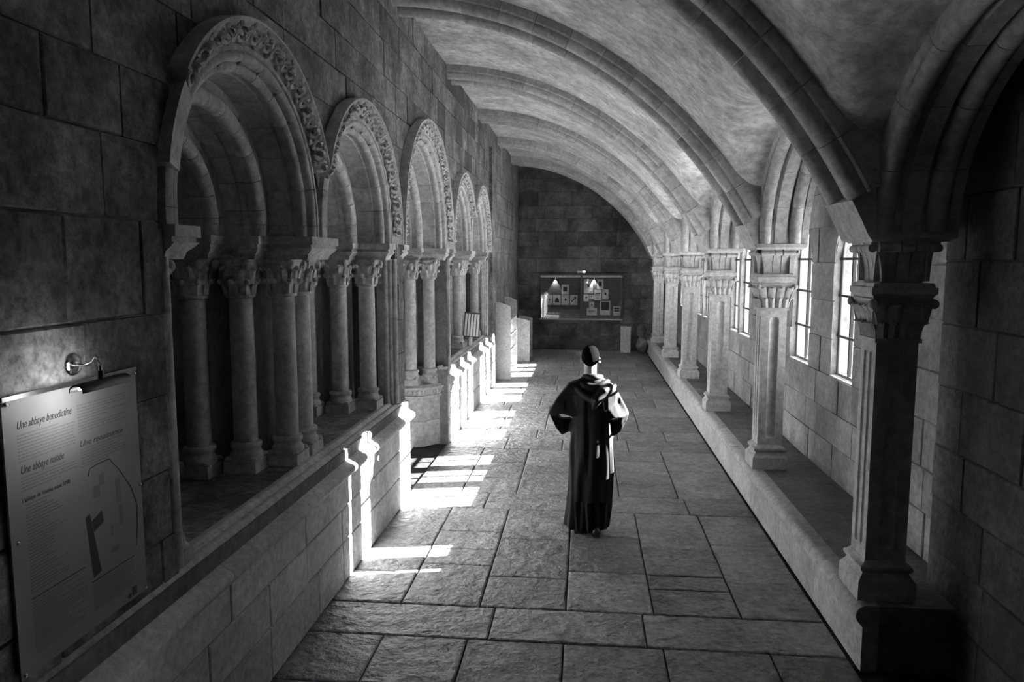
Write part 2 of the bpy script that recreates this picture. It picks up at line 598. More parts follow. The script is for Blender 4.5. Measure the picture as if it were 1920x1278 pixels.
ARCH_LABELS = [
    'large shadowed round arch nearest the camera on the left wall',
    'second round arch from the camera, framed by a carved leaf band',
    'tall wide round doorway arch in the middle of the left wall',
    'smaller round arch just beyond the tall doorway arch',
    'farthest small round arch on the left wall']
for ai, (yc, R) in enumerate(ARCH):
    zc = ZA + STILT
    root = tag(empty('portal_arch', (XL, yc, ZA)), ARCH_LABELS[ai], 'arch', 'round arches of the chapter room front')
    nv = 13 if R is BIG else 11
    for k in range(3):
        prof = order_profile(k, R)
        g = .0022 / R[k]
        off = (0.0, .5, .25)[k]
        cuts = [0] + [pi * (i + off) / (nv + 0) for i in range(1 if off == 0 else 0, nv)] + [pi]
        cuts = sorted(set(round(c, 5) for c in cuts))
        for i in range(len(cuts) - 1):
            t0, t1 = cuts[i] + g, cuts[i + 1] - g
            m = sweep_arch(prof, yc, zc, t0, t1, 5)
            if i == 0 or i == len(cuts) - 2:      # stilted foot joins the springer
                s = 1 if i == 0 else -1
                m.rings([[(x, yc + s * r, ZA) for (r, x) in prof], [(x, yc + s * r, zc) for (r, x) in prof]])
            relative(m.obj('voussoir', M['carve'], root, 35), root)
    # hood: fillet + carved band
    r0, r1 = R[0] + .145, R[0] + HOOD
    band_prof = [(r0, XL - .05), (r0, XL + .012), (r0 + .014, XL + .016), (r1 - .012, XL + .085), (r1 - .004, XL + .098), (r1 + .012, XL + .098), (r1 + .016, XL + .08), (r1 + .016, XL - .05)]
    # neighbours meet between their centres: stop each hood there
    def lim(side):
        for (y2, R2) in ARCH:
            dd = (y2 - yc) * side
            if dd > 0:
                rr = r1 + .012; r2 = R2[0] + HOOD + .012
                if dd < rr + r2:
                    a = (dd * dd + rr * rr - r2 * r2) / (2 * dd)
                    return math.acos(min(1, a / rr))
        return 0.0
    ta, tb = lim(1), pi - lim(-1)
    if ai == 0: tb = 2.52
    m = sweep_arch(band_prof, yc, zc, ta, tb, 40)
    if ta == 0: m.rings([[(x, yc + r, ZA) for (r, x) in band_prof], [(x, yc + r, zc) for (r, x) in band_prof]])
    if tb == pi: m.rings([[(x, yc - r, ZA) for (r, x) in band_prof], [(x, yc - r, zc) for (r, x) in band_prof]])
    hb = relative(m.obj('hood_band', M['carve'], root, 35), root)
    if ai == 0:
        pb = [(r0 - .06, XL - .05), (r0 - .06, XL + .03), (r1 - .05, XL + .06), (r1 - .05, XL - .05)]
        relative(sweep_arch(pb, yc, zc, 2.53, 2.95, 6).obj('plain_repair_block', M['carve'], root), root)
    # scrolls: little curled leaves in relief
    sc = MB()
    rm = (r0 + r1) / 2
    ns = int((tb - ta) * rm / .085)
    for i in range(ns):
        t = ta + (tb - ta) * (i + .5) / ns
        cy, cz = yc + rm * cos(t), zc + rm * sin(t)
        e1 = Vector((.55, cos(t), sin(t))).normalized(); nn_ = Vector((.86, -cos(t) * .5, -sin(t) * .5)); e2 = Vector((0, -sin(t), cos(t)))
        pts = []; sgn = 1 if i % 2 else -1
        for k in range(11):
            a = sgn * (k / 10 * 2 * pi * 1.15 + .6)
            rr = .046 * (1 - .075 * k)
            q = Vector((XL + .048, cy, cz)) + nn_ * (.006 + .003 * k) + e1 * rr * cos(a) * 1.25 + e2 * rr * sin(a)
            pts.append(tuple(q))
        sc.tube(pts, [.012 + .0012 * k for k in range(11)], 5)
        q = Vector((XL + .05, cy, cz)) + nn_ * .008 + e1 * (.055 * sgn) + e2 * .03
        sc.ell(tuple(q), (.02, .022, .022), 6, 4)
    sc.obj('scroll_carving', M['carve'], hb, 50)


# ------------------------------------------------------------------ columns, imposts and jambs of the arches
def capital_mesh(rs=.082, h=.24, half=.125):
    m = MB()
    n = 24; R = []
    for i in range(9):
        t = i / 8
        z = t * h
        rad = rs * (1.05 + .12 * t) + .03 * t ** 2.2
        ring = []
        for k in range(n):
            a = 2 * pi * k / n
            sq = half / max(abs(cos(a)), abs(sin(a)))
            q = rad * (1 - t ** 3) + min(sq, half * 1.32) * .95 * t ** 3
            ring.append((q * cos(a), q * sin(a), z))
        R.append(ring)
    m.rings(R)
    m.lathe([(rs * 1.0, -.028), (rs * 1.2, -.022), (rs * 1.24, -.012), (rs * 1.2, -.002), (rs, .004)], n=20)
    for tier, (z0, zt, nn, off) in enumerate(((.0, .10, 8, 0), (.07, .19, 8, .5))):
        for k in range(nn):
            a = 2 * pi * (k + off) / nn
            e = Vector((cos(a), sin(a), 0)); f = Vector((-sin(a), cos(a), 0))
            rows = []
            for j in range(6):
                t = j / 5
                z = z0 + (zt - z0) * min(1, t * 1.15) - (.03 * max(0, t - .8) / .2)
                rr = rs * 1.10 + .010 + .01 * tier + .034 * t ** 2.2
                wd = .036 * (1 - .45 * t ** 2) * (1 + .1 * tier)
                c = e * rr + Vector((0, 0, z))
                rows.append([tuple(c - f * wd), tuple(c + e * .016), tuple(c + f * wd), tuple(c - e * .016)])
            m.rings(rows)
            tip = e * (rs * 1.10 + .046 + .01 * tier) + Vector((0, 0, zt - .012))
            m.ell(tuple(tip), (.021, .021, .020), 8, 5)
    for sx in (-1, 1):
        for sy in (-1, 1):
            m.ell((sx * half * .9, sy * half * .9, h - .035), (.03, .03, .034), 8, 5)
    me = m.mesh('capital'); me.materials.append(M['carve'])
    me.shade_smooth(); me.set_sharp_from_angle(angle=math.radians(45))
    return me


CAP = capital_mesh()


def base_mesh(rs, plinth):
    m = MB()
    m.lathe([(plinth * .92, 0), (plinth * 1.0, .015), (plinth * .97, .04), (rs * 1.25, .055), (rs * 1.18, .075),
             (rs * 1.22, .085), (rs * 1.34, .095), (rs * 1.36, .11), (rs * 1.28, .122), (rs, .13)], n=24)
    for sx in (-1, 1):
        for sy in (-1, 1):
            m.ell((sx * plinth * .78, sy * plinth * .78, .012), (.03, .03, .022), 8, 4)   # claw leaf on the corner
    me = m.mesh('base'); me.materials.append(M['carve']); me.shade_smooth(); me.set_sharp_from_angle(angle=math.radians(40))
    return me


BASE = base_mesh(.082, .118)
pm = MB().frustum((-.118, .118, -.118, .118), 0, (-.118, .118, -.118, .118), .085)
PLINTH = pm.mesh('plinth'); PLINTH.materials.append(M['carve'])
shaft_cache = {}


def column(x, y, zb, label, group, ztop=2.61):
    root = tag(empty('column', (x, y, zb)), label, 'column', group)
    link('plinth', PLINTH, None, root)
    link('base', BASE, None, root, None, (0, 0, .085))
    hs = ztop - .24 - zb - .21
    key = round(hs, 3)
    if key not in shaft_cache:
        shaft_cache[key] = MB().lathe([(.082, 0), (.082, hs * .5), (.080, hs)], n=28).mesh('shaft')
        shaft_cache[key].materials.append(M['carve'])
        shaft_cache[key].shade_smooth(); shaft_cache[key].set_sharp_from_angle(angle=math.radians(50))
    link('shaft', shaft_cache[key], None, root, None, (0, 0, .212))
    link('capital', CAP, None, root, None, (0, 0, ztop - zb - .24))
    return root


COLD = (.235, .455, .72)
COLR = (.05, .01, .02)
sides = [
    (0, -1, 'at the near side of the nearest arch'),
    (0, 1, 'at the far side of the nearest arch'),
    (1, -1, 'at the near side of the second arch'),
    (1, 1, 'at the far side of the second arch'),
    (2, -1, 'at the near side of the tall doorway arch'),
    (2, 1, 'at the far side of the tall doorway arch'),
    (3, -1, 'at the near side of the small arch beyond the doorway'),
    (3, 1, 'at the far side of the small arch beyond the doorway'),
    (4, -1, 'at the near side of the farthest small arch'),
    (4, 1, 'at the far side of the farthest small arch')]
ordn = ('round stone column standing foremost ', 'round stone column standing in the middle row ', 'round stone column standing deepest in shadow ')
for ai, s, txt in sides:
    yc, R = ARCH[ai]
    zb = 1.108 if ai != 2 else 0.88
    for k in range(3):
        column(XL - COLD[k], yc + s * (R[k] + COLR[k]), zb, ordn[k] + txt, 'columns of the chapter room arches')


def layered(m, x0, x1, y0, y1, exp=(1, 1, 1, 1)):
    """impost profile: slab over roll over hollow; exp = which sides taper"""
    def r(i):
        return (x0 + i * exp[0], x1 - i * exp[1], y0 + i * exp[2], y1 - i * exp[3])
    m.frustum(r(0), 2.715, r(0), ZA)
    m.frustum(r(.018), 2.69, r(.018), 2.715)
    m.frustum(r(.022), 2.672, r(.006), 2.69)
    m.frustum(r(.05), 2.645, r(.02), 2.672)
    m.frustum(r(.062), 2.61, r(.05), 2.645)


def pier_steps(lo, hi, k_in):
    return lo, hi


piers = [
    (None, 0, 'impost block over the near jamb of the nearest arch'),
    (0, 1, 'long moulded impost between the nearest and second arches'),
    (1, None, 'moulded impost at the far jamb of the second arch'),
    (None, 2, 'moulded impost at the near jamb of the tall doorway'),
    (2, None, 'moulded impost at the far jamb of the tall doorway'),
    (None, 3, 'moulded impost at the near jamb beyond the doorway'),
    (3, 4, 'moulded impost between the two farthest arches'),
    (4, None, 'moulded impost at the far jamb of the farthest arch')]
for (ia, ib, lab) in piers:
    m = MB(); jb = MB()
    for k in range(3):
        d0, d1 = D[k]
        xa, xb = XL - d1 - .02, XL - d0 + (.045 if k == 0 else .03)
        if ia is not None and ib is not None:
            y0, y1 = ARCH[ia][0] + ARCH[ia][1][k] - .075, ARCH[ib][0] - ARCH[ib][1][k] + .075
            e = (0, 1, 1, 1)
        elif ia is not None:
            y0 = ARCH[ia][0] + ARCH[ia][1][k] - .075; y1 = ARCH[ia][0] + ARCH[ia][1][0] + .16; e = (0, 1, 1, 0)
        else:
            y1 = ARCH[ib][0] - ARCH[ib][1][k] + .075; y0 = ARCH[ib][0] - ARCH[ib][1][0] - .16; e = (0, 1, 0, 1)
        layered(m, xa, xb, y0, y1, e)
        zb = 1.0 if (ia != 2 and ib != 2) else 0.0
        i0 = .19 if ia is not None else 0
        i1 = .19 if ib is not None else 0
        if y1 - i1 - (y0 + i0) > .02:
            jb.box(XL - d1 - (.0 if k < 2 else .0), XL - d0 - (.235 if k == 0 else .12), y0 + i0, y1 - i1, zb, 2.66)
    ym = (y0 + y1) / 2
    o = m.obj('impost_block', M['carve'])
    tag(o, lab, 'impost', 'imposts of the chapter room arches')
    o2 = jb.obj('jamb_masonry', M['carve'])
    tag(o2, lab.replace('moulded ', '').replace('long ', '').replace('impost block over', 'stepped masonry of').replace('impost', 'stepped masonry'), 'jamb', 'stepped jambs of the chapter room arches')

# canted pedestals that carry the doorway columns
for s, lab in ((-1, 'canted stone pedestal with carved frieze at the near door jamb'), (1, 'canted stone pedestal with carved frieze at the far door jamb')):
    yj = 9.0 + s * 1.36
    root = tag(empty('door_pedestal', (XL, yj, 0)), lab, 'pedestal', 'pedestals of the doorway')

    def plan(e):
        pts = [(XL + .03 + e, yj + s * .02), (XL + .03 + e, yj - s * (-.0)), (XL - .29 + e * .7, yj - s * (.40 + e * .7)), (XL - .86, yj - s * (.52 + e)), (XL - .86, yj + s * .02)]
        return pts

    def slab(e0, z0, e1, z1, nm, mt=M['carve']):
        m = MB().rings([[(p[0], p[1], z0) for p in plan(e0)], [(p[0], p[1], z1) for p in plan(e1)]])
        return relative(m.obj(nm, mt, root), root)
    slab(0, 0, 0, .36, 'lower_block'); slab(0, .364, 0, .70, 'upper_block')
    slab(.03, .70, .03, .725, 'roll_moulding'); fz = slab(.01, .725, .04, .82, 'frieze')
    slab(.05, .82, .06, .845, 'roll_moulding'); slab(.05, .845, .02, .88, 'top_slab')
    m = MB()
    A, B, C = plan(.035)[1], plan(.035)[2], plan(.035)[3]
    for (p, q, n) in ((A, B, 10), (B, C, 10)):
        for i in range(n):
            t = (i + .5) / n
            m.ell((p[0] + (q[0] - p[0]) * t, p[1] + (q[1] - p[1]) * t, .775), (.016, .016, .034), 8, 5)
    m.obj('carved_leaves', M['carve'], fz, 50)

# rectangular frame mouldings around the two column openings
for (ya, yb, lab) in ((3.27, 7.50, 'moulded stone frame around the near twin-arched opening'), (10.48, 14.66, 'moulded stone frame around the far twin-arched opening')):
    root = tag(empty('opening_frame', (XL, (ya + yb) / 2, 1.1)), lab, 'frame')
    for y, s in ((ya, 1), (yb, -1)):
        m = MB()
        for (dx, dy, r) in ((-.012, .012, .026), (-.055, .035, .022), (-.10, .05, .03)):
            m.tube([(XL + dx, y + s * dy, 1.11), (XL + dx, y + s * dy, 2.62)], r, 10)
        m.box(XL - .2, XL - .03, y - .1 if s > 0 else y - .03, y + .03 if s > 0 else y + .1, 1.08, 2.62)
        relative(m.obj('jamb_moulding', M['carve'], root, 40), root)


# ------------------------------------------------------------------ vault ribs, arcade and vault
RC, RZ, RI = -2.1, 0.94, 4.19


def rib_profile():
    p = [(.26, -.265), (.10, -.265), (.085, -.25)]
    for c in (-.165, .165):
        for k in range(10):
            t = pi * 1.12 - pi * 1.24 * k / 9
            p.append((.075 - .075 * sin(t), c + .075 * cos(t)))
        if c < 0: p += [(.115, -.075), (.105, -.055), (.07, -.045), (.065, .045), (.105, .055), (.115, .075)]
    p += [(.085, .25), (.10, .265), (.26, .265)]
    return p


RP = rib_profile()
T0 = math.asin((ZA + .005 - RZ) / RI); T1 = math.acos((XL - .03 - RC) / RI)
RIB_MESH = []
nv = 12
TS = T0 + .05
# plain stop block at the foot of the rib, standing on the abacus
stop = [(.0, -.215), (.0, .215), (.5, .215), (.5, -.215)]
STOP = MB().rings([[(RC - 1.9 + (RI + r) * cos(t), u, RZ + (RI + r) * sin(t)) for (r, u) in stop] for t in (T0 - .012, T0 + .02, TS)]).mesh('rib_stop')
STOP.materials.append(M['rib'])
T0 = TS
for i in range(nv):
    t0 = T0 + (T1 - T0) * i / nv + .0006; t1 = T0 + (T1 - T0) * (i + 1) / nv - .0006
    R = []
    for k in range(7):
        t = t0 + (t1 - t0) * k / 6
        foot = 1.0
        back = .62 if i < 4 else .26
        R.append([(RC - 1.9 + (RI + (back if r > .25 else r)) * cos(t), u, RZ + (RI + (back if r > .25 else r)) * sin(t)) for (r, u) in RP])
    me = MB().rings(R).mesh('voussoir'); me.materials.append(M['rib'])
    me.shade_smooth(); me.set_sharp_from_angle(angle=math.radians(40))
    RIB_MESH.append(me)
rib_lab = {0: 'vault rib overhead behind the camera', 1: 'vault rib passing over the camera position',
           2: 'nearest, darkest vault rib rising from the shadowed foreground pier',
           3: 'vault rib springing from the fluted pier behind the monk, second from camera',
           4: 'third vault rib from the camera', 5: 'fourth vault rib from the camera',
           6: 'fifth vault rib from the camera', 7: 'last vault rib, framing the dark end wall'}
for i, y in enumerate(PY):
    if i == 0: continue
    root = tag(empty('vault_rib', (1.9, y, 0)), rib_lab[i], 'rib', 'transverse ribs of the vault')
    root.rotation_euler.z = .055
    link('rib_stop', STOP, None, root)
    for me in RIB_MESH: link('voussoir', me, None, root)

# arcade arches between the piers, running along the bench
AA, AB = 1.24, 1.0
ap = [(.42, 1.72), (.05, 1.72)]
for k in range(8):
    t = pi * 1.15 - pi * 1.3 * k / 7
    ap.append((.06 - .06 * sin(t), 1.785 + .06 * cos(t)))
ap += [(.07, 1.86), (.035, 1.88), (.035, 1.985), (.07, 2.005)]
for k in range(8):
    t = pi * 1.15 - pi * 1.3 * k / 7
    ap.append((.06 - .06 * sin(t), 2.08 + .06 * cos(t)))
ap += [(.05, 2.15), (.05, 2.21), (.42, 2.21)]
ARC_MESH = []
na = 9
for i in range(na):
    t0 = pi * i / na + .0015; t1 = pi * (i + 1) / na - .0015
    R = []
    for k in range(7):
        t = t0 + (t1 - t0) * k / 6
        R.append([(x, (AA + q) * cos(t), ZA + (AB + q) * sin(t)) for (q, x) in ap])
    me = MB().rings(R).mesh('voussoir'); me.materials.append(M['rib'])
    me.shade_smooth(); me.set_sharp_from_angle(angle=math.radians(40))
    ARC_MESH.append(me)
arc_lab = ['arcade arch of the bay behind the camera', 'dark arcade arch at the right foreground beside the camera',
           'arcade arch rising behind the shadowed foreground pier towards the fluted pier', 'arcade arch between the second and third piers',
           'arcade arch between the third and fourth piers', 'arcade arch between the fourth and fifth piers',
           'farthest arcade arch beside the end wall']
for i in range(1, len(PY) - 1):
    root = tag(empty('arcade_arch', (0, (PY[i] + PY[i + 1]) / 2, 0)), arc_lab[i], 'arch', 'arcade arches over the bench')
    for me in ARC_MESH: link('voussoir', me, None, root)

# vault webs: main barrel cut by a small barrel over each arcade arch
m = MB()
RW = RI + .18
xs = [XL - .05 + (2.52 - XL + .05) * k / 96 for k in range(97)]
ysl = []
for i in range(1, len(PY) - 1):
    for k in range(48): ysl.append(PY[i] + PITCH * k / 48)
ysl += [PY[-1], PY[-1] + .5, PY[-1] + 1.0, YE + .1]


def zvault(x, y):
    dx = x - RC
    zA = RZ + sqrt(RW * RW - dx * dx) if dx < RW - .01 else RZ
    zA = max(zA, ZA) if x > 1.9 else zA
    i = math.floor((y - PY[0]) / PITCH)
    yc = PY[0] + PITCH * (i + .5)
    e = 1 - ((y - yc) / 1.42) ** 2
    zB = ZA + 1.12 * sqrt(e) if e > 0 else 2.0
    if x > 2.18: zB = max(zB, 3.72)       # narrow passage between arcade and window wall
    if y > PY[-1]: zB = 2.0
    k = .22                      # plaster rounds the groin off
    h_ = max(k - abs(zA - zB), 0) / k
    return max(zA, zB) + h_ * h_ * k * .25


n = len(xs)
vs = [(x, y, zvault(x, y)) for y in ysl for x in xs]
fs = [(j * n + i, j * n + i + 1, (j + 1) * n + i + 1, (j + 1) * n + i) for j in range(len(ysl) - 1) for i in range(n - 1)]
ce = struct(m.add(vs, fs).obj('ceiling', M['plaster'], None, 30))

# ------------------------------------------------------------------ window wall
WIN = [(7.0, 7.62), (6.68, 6.80)]          # (y0, y1): the gap bays nearest the camera are blind
for b in range(4):
    y0 = 8.35 + 2.96 * b
    WIN += [(y0, y0 + .74), (y0 + .90, y0 + 1.45), (y0 + 1.62, y0 + 2.17)]
WIN = [w_ for w_ in WIN if w_[1] < 20.3]
ZS = 1.46


def win_top(a, b):
    c, r = (a + b) / 2, (b - a) / 2
    return lambda u: 2.96 - r + sqrt(max(r * r - (u - c) ** 2, 0))


WOPS = [(a, b, (lambda u: ZS), win_top(a, b)) for a, b in WIN]
us = [3.0, YE + .3]
for o in WOPS: us += [o[0] + (o[1] - o[0]) * k / 12 for k in range(13)]
cm = MB()
core_strips(cm, set(round(q, 5) for q in us), XW + .012, XW + .30, -0.4, 6.0, WOPS)
wr = struct(cm.obj('wall_right', M['wallmortar']))
wc = [(.44, .78), (.78, 1.10), (1.10, 1.45), (1.45, 1.82), (1.82, 2.2), (2.2, 2.58), (2.58, 2.95), (2.95, 3.3), (3.3, 3.65), (3.65, 4.1)]
ashlar(wr, M['wallr'], lambda u, d, z: (XW - d, u, z), 4.6, 13.4, wc, WOPS, seed=31, wmin=.5, wmax=1.0, depth=.04)
ashlar(wr, M['wallr'], lambda u, d, z: (XW - d, u, z), 13.4, YE, wc, WOPS, seed=32, wmin=.6, wmax=1.1, depth=.04, join=True)
for wi, (a, b) in enumerate(WIN):
    if b - a < .2:
        root = struct(empty('window_%d' % (wi + 1), (XW + .08, (a + b) / 2, ZS)))
        MB().box(-.004, .004, -(b - a) / 2, (b - a) / 2, 0, 1.47).obj('pane', M['glass'], root)
        continue
    hw = (b - a) / 2
    root = struct(empty('window_%d' % (wi + 1), (XW + .08, (a + b) / 2, ZS)))
    r = hw; zsp = 2.96 - r - ZS
    # timber frame round the light
    path = [(0, -hw + .016, .0), (0, -hw + .016, zsp)] + [(0, -(hw - .016) * cos(pi * k / 10), zsp + (hw - .016) * sin(pi * k / 10)) for k in range(1, 10)] + [(0, hw - .016, zsp), (0, hw - .016, .0)]
    fm = MB().tube(path, .016, 6); fm.tube([(0, -hw, .012), (0, hw, .012)], .018, 6)
    fm.obj('frame', M['lead'], root)
    MB().box(-.014, .014, -.016, .016, 0, 1.46).obj('bar', M['iron'], root)
    zz = [.40, .80, 1.16]
    for q in zz:
        MB().box(-.030, -.012, -hw, hw, q - .012, q + .012).obj('bar', M['iron'], root)
    edges = [0] + zz + [1.48]
    for q in range(4):
        for s in (-1, 1):
            if q < 3 or r < .05:
                ya_, yb_ = (-hw + .01, -.008) if s < 0 else (.008, hw - .01)
                MB().box(-.003, .003, ya_, yb_, edges[q] + .005, edges[q + 1] - .005).obj('pane', M['glass'], root)
            else:
                pts = []
                for k in range(7):
                    u = (hw - .012) * k / 6 * s if k else .008 * s
                    pts.append((u, zsp + sqrt(max((r - .005) ** 2 - u * u, 0))))
                R1 = [(-.003, u, zt) for u, zt in pts] + [(-.003, pts[-1][0], edges[3] + .005), (-.003, pts[0][0], edges[3] + .005)]
                R2 = [(.003, p[1], p[2]) for p in R1]
                MB().rings([R1, R2]).obj('pane', M['glass'], root)
    # sloping sill stone
    MB().add([(-.08, -hw, -.02), (.2, -hw, -.02), (.2, hw, -.02), (-.08, hw, -.02), (-.08, -hw, .002), (.2, -hw, .012), (.2, hw, .012), (-.08, hw, .002)],
             [(3, 2, 1, 0), (4, 5, 6, 7), (0, 1, 5, 4), (1, 2, 6, 5), (2, 3, 7, 6), (3, 0, 4, 7)]).obj('sill', M['dado'], root)

# blind foreground wall on the right, its shade put into the stone colour
fw = struct(MB().box(2.33, 2.82, 3.0, 5.05, -.2, 4.4).obj('wall_right_near', M['old_and_shade_stone']))
ashlar(fw, M['old_and_shade_stone'], lambda u, d, z: (2.32 - d, u, z), 3.0, 5.05, [(0, .35), (.35, .7), (.7, 1.05), (1.05, 1.4), (1.4, 1.8), (1.8, 2.2), (2.2, 2.6), (2.6, 3.0), (3.0, 3.4), (3.4, 3.8)], (), seed=41, wmin=.5, wmax=1.0)
# unseen shell behind the camera, made wide and near-black to absorb bounced light
struct(MB().box(-5.2, 5.2, -5.4, -5.0, -.6, 6).obj('unseen_shell_back', M['dark']))
struct(MB().box(-5.2, -5.0, -5.2, 1.65, -.6, 6).obj('unseen_shell_left', M['dark']))
struct(MB().box(5.0, 5.2, -5.2, 3.05, -.6, 6).obj('unseen_shell_right', M['dark']))
struct(MB().box(2.3, 5.2, 3.0, 3.1, -.6, 6).obj('unseen_shell_right_return', M['dark']))
struct(MB().box(-5.2, XL - .5, 1.6, 1.7, -.6, 6).obj('unseen_shell_left_return', M['dark']))
struct(MB().box(-5.2, 5.2, -5.2, 3.2, -.6, -.5).obj('unseen_shell_floor', M['dark']))
struct(MB().box(-5.2, 5.2, -5.2, 2.4, 5.7, 5.9).obj('unseen_shell_ceiling', M['dark']))
struct(MB().box(-5.2, 5.2, 1.80, 1.95, 4.9, 5.8).obj('unseen_shell_lintel', M['dark']))
# end wall
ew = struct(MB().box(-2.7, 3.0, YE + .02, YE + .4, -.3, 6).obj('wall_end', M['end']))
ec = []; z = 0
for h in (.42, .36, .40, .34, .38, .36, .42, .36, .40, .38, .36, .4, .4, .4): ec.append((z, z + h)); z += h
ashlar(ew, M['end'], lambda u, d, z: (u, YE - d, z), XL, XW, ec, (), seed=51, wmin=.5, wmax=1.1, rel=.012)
# the outside
struct(MB().box(XW + .3, 60, -30, 60, -.5, -.3).obj('ground_garden', M['gravel']))

# ------------------------------------------------------------------ bench
bn = tag(empty('stone_bench', (XB, 12.8, 0)), 'long low stone bench with rounded nosing under the right-hand piers', 'bench')
prof = [(XB + .05, 0), (XB, 0), (XB, .295), (XB - .01, .305)]
for k in range(9):
    t = -pi * .5 - pi * .5 * k / 8 * 1.0
    prof.append((XB + .022 + .066 * cos(t), .372 + .066 * sin(t)))
for k in range(1, 5):
    t = pi - pi * .5 * k / 4
    prof.append((XB + .022 + .066 * cos(t), .372 + .066 * sin(t)))
prof += [(XB + .10, .4378), (XB + .10, 0)]
rnd = random.Random(61)
y = 4.63
while y < YE - .05:
    y2 = min(y + rnd.uniform(.75, 1.25), YE)
    if YE - y2 < .4: y2 = YE
    o = MB().rings([[(p[0], y + .003, p[1]) for p in prof], [(p[0], y2 - .003, p[1]) for p in prof]]).obj('bench_block', M['bench'], bn, 40)
    relative(o, bn)
    relative(MB().frustum((XB + .102, XW + .02, y + .003, y2 - .003), 0, (XB + .102, XW + .02, y + .003, y2 - .003), .4375).obj('seat_slab', M['seat'], bn), bn)
    y = y2


# ------------------------------------------------------------------ piers on the bench
def fluted(hw, z0, z1):
    """square shaft with one broad flute on the faces across the gallery, two narrow on those along it"""
    m = MB()
    H = z1 - z0
    nz = 40
    for face in range(4):
        grooves = [(0, .048)] if face in (0, 2) else [(-.046, .022), (.046, .022)]
        ul = [-hw, hw]
        for (c, r) in grooves: ul += [c + r * math.sin(pi / 2 * k / 4) for k in range(-4, 5)] + [c - r - .004, c + r + .004]
        ul = sorted(set(round(q, 5) for q in ul))
        zl = [0, H]
        for (c, r) in grooves:
            for k in range(5):
                zl += [.07 + r - r * cos(pi / 2 * k / 4), H - .07 - r + r * cos(pi / 2 * k / 4)]
        zl = sorted(set(round(q, 5) for q in zl))

        def dep(u, z):
            for (c, r) in grooves:
                zz = 0
                if z < .07 + r: zz = .07 + r - z
                elif z > H - .07 - r: zz = z - (H - .07 - r)
                q = sqrt((u - c) ** 2 + zz * zz)
                if q < r: return sqrt(r * r - q * q) * .75
            return 0
        vs = []
        for z in zl:
            for u in ul:
                d = hw - dep(u, z)
                p = [(u, -d), (-d, -u), (-u, d), (d, u)][face]
                vs.append((p[0], p[1], z0 + z))
        n = len(ul)
        m.add(vs, [(j * n + i, j * n + i + 1, (j + 1) * n + i + 1, (j + 1) * n + i) for j in range(len(zl) - 1) for i in range(n - 1)])
    me = m.mesh('shaft'); me.materials.append(M['pier'])
    bm = bmesh.new(); bm.from_mesh(me); bmesh.ops.remove_doubles(bm, verts=bm.verts, dist=.0004)
    bmesh.ops.recalc_face_normals(bm, faces=bm.faces); bm.to_mesh(me); bm.free()
    me.shade_smooth(); me.set_sharp_from_angle(angle=math.radians(40))
    return me


HW = .125
SHAFT = fluted(HW, .69, 2.10)
m = MB()
q = .177
m.frustum((-q, q, -q, q), .44, (-q, q, -q, q), .56); m.frustum((-q, q, -q, q), .56, (-.162, .162, -.162, .162), .585)
PLB = m.mesh('plinth'); PLB.materials.append(M['pier'])
m = MB()
R = []
for e, zz in ((.160, .585), (.150, .60), (.141, .615), (.146, .62), (.158, .632), (.162, .645), (.158, .658), (.142, .668), (.132, .682), (.125, .69)):
    R.append([(-e, -e, zz), (e, -e, zz), (e, e, zz), (-e, e, zz)])
m.rings(R)
BSM = m.mesh('base_moulding'); BSM.materials.append(M['pier']); BSM.shade_smooth(); BSM.set_sharp_from_angle(angle=math.radians(50))
# lower capital: flaring bell with two tiers of leaves
m = MB()
R = []
for i in range(8):
    t = i / 7; e = HW + .004 + .055 * t ** 2
    R.append([(-e, -e, 2.12 + .25 * t), (e, -e, 2.12 + .25 * t), (e, e, 2.12 + .25 * t), (-e, e, 2.12 + .25 * t)])
m.rings(R)
m.frustum((-.14, .14, -.14, .14), 2.095, (-.14, .14, -.14, .14), 2.12)
for face in range(4):
    ca, sa = cos(face * pi / 2), sin(face * pi / 2)

    def put(u, d, z): return (u * ca + d * sa, u * sa - d * ca, z)
    for tier, (zb, zt, cs, wd) in enumerate(((2.125, 2.235, (-.095, -.032, .032, .095), .030), (2.21, 2.345, (-.125, -.042, .042, .125), .040))):
        for c in cs:
            rows = []
            for j in range(7):
                t = j / 6
                z = zb + (zt - zb) * min(1, t * 1.12) - .022 * max(0, t - .8) / .2
                e = HW + .004 + .055 * ((z - 2.12) / .25) ** 2 + .004 + .036 * t ** 3
                ww = wd * (1 - .5 * t ** 4); k = 1 + .12 * t
                rows.append([put(c * k - ww, e, z), put(c * k, e + .016, z), put(c * k + ww, e, z), put(c * k, e - .016, z)])
            m.rings(rows)
for sx in (-1, 1):
    for sy in (-1, 1): m.ell((sx * .180, sy * .180, 2.338), (.028, .028, .030), 10, 6)
LCAP = m.mesh('lower_capital'); LCAP.materials.append(M['pier']); LCAP.shade_smooth(); LCAP.set_sharp_from_angle(angle=math.radians(45))
m = MB()
def sq(e): return (-e, e, -e, e)


m.frustum(sq(.172), 2.37, sq(.178), 2.385); m.frustum(sq(.178), 2.385, sq(.19), 2.40); m.frustum(sq(.193), 2.40, sq(.193), 2.438)
m.frustum(sq(.182), 2.438, sq(.175), 2.465)
LAB = m.mesh('lower_abacus'); LAB.materials.append(M['pier'])
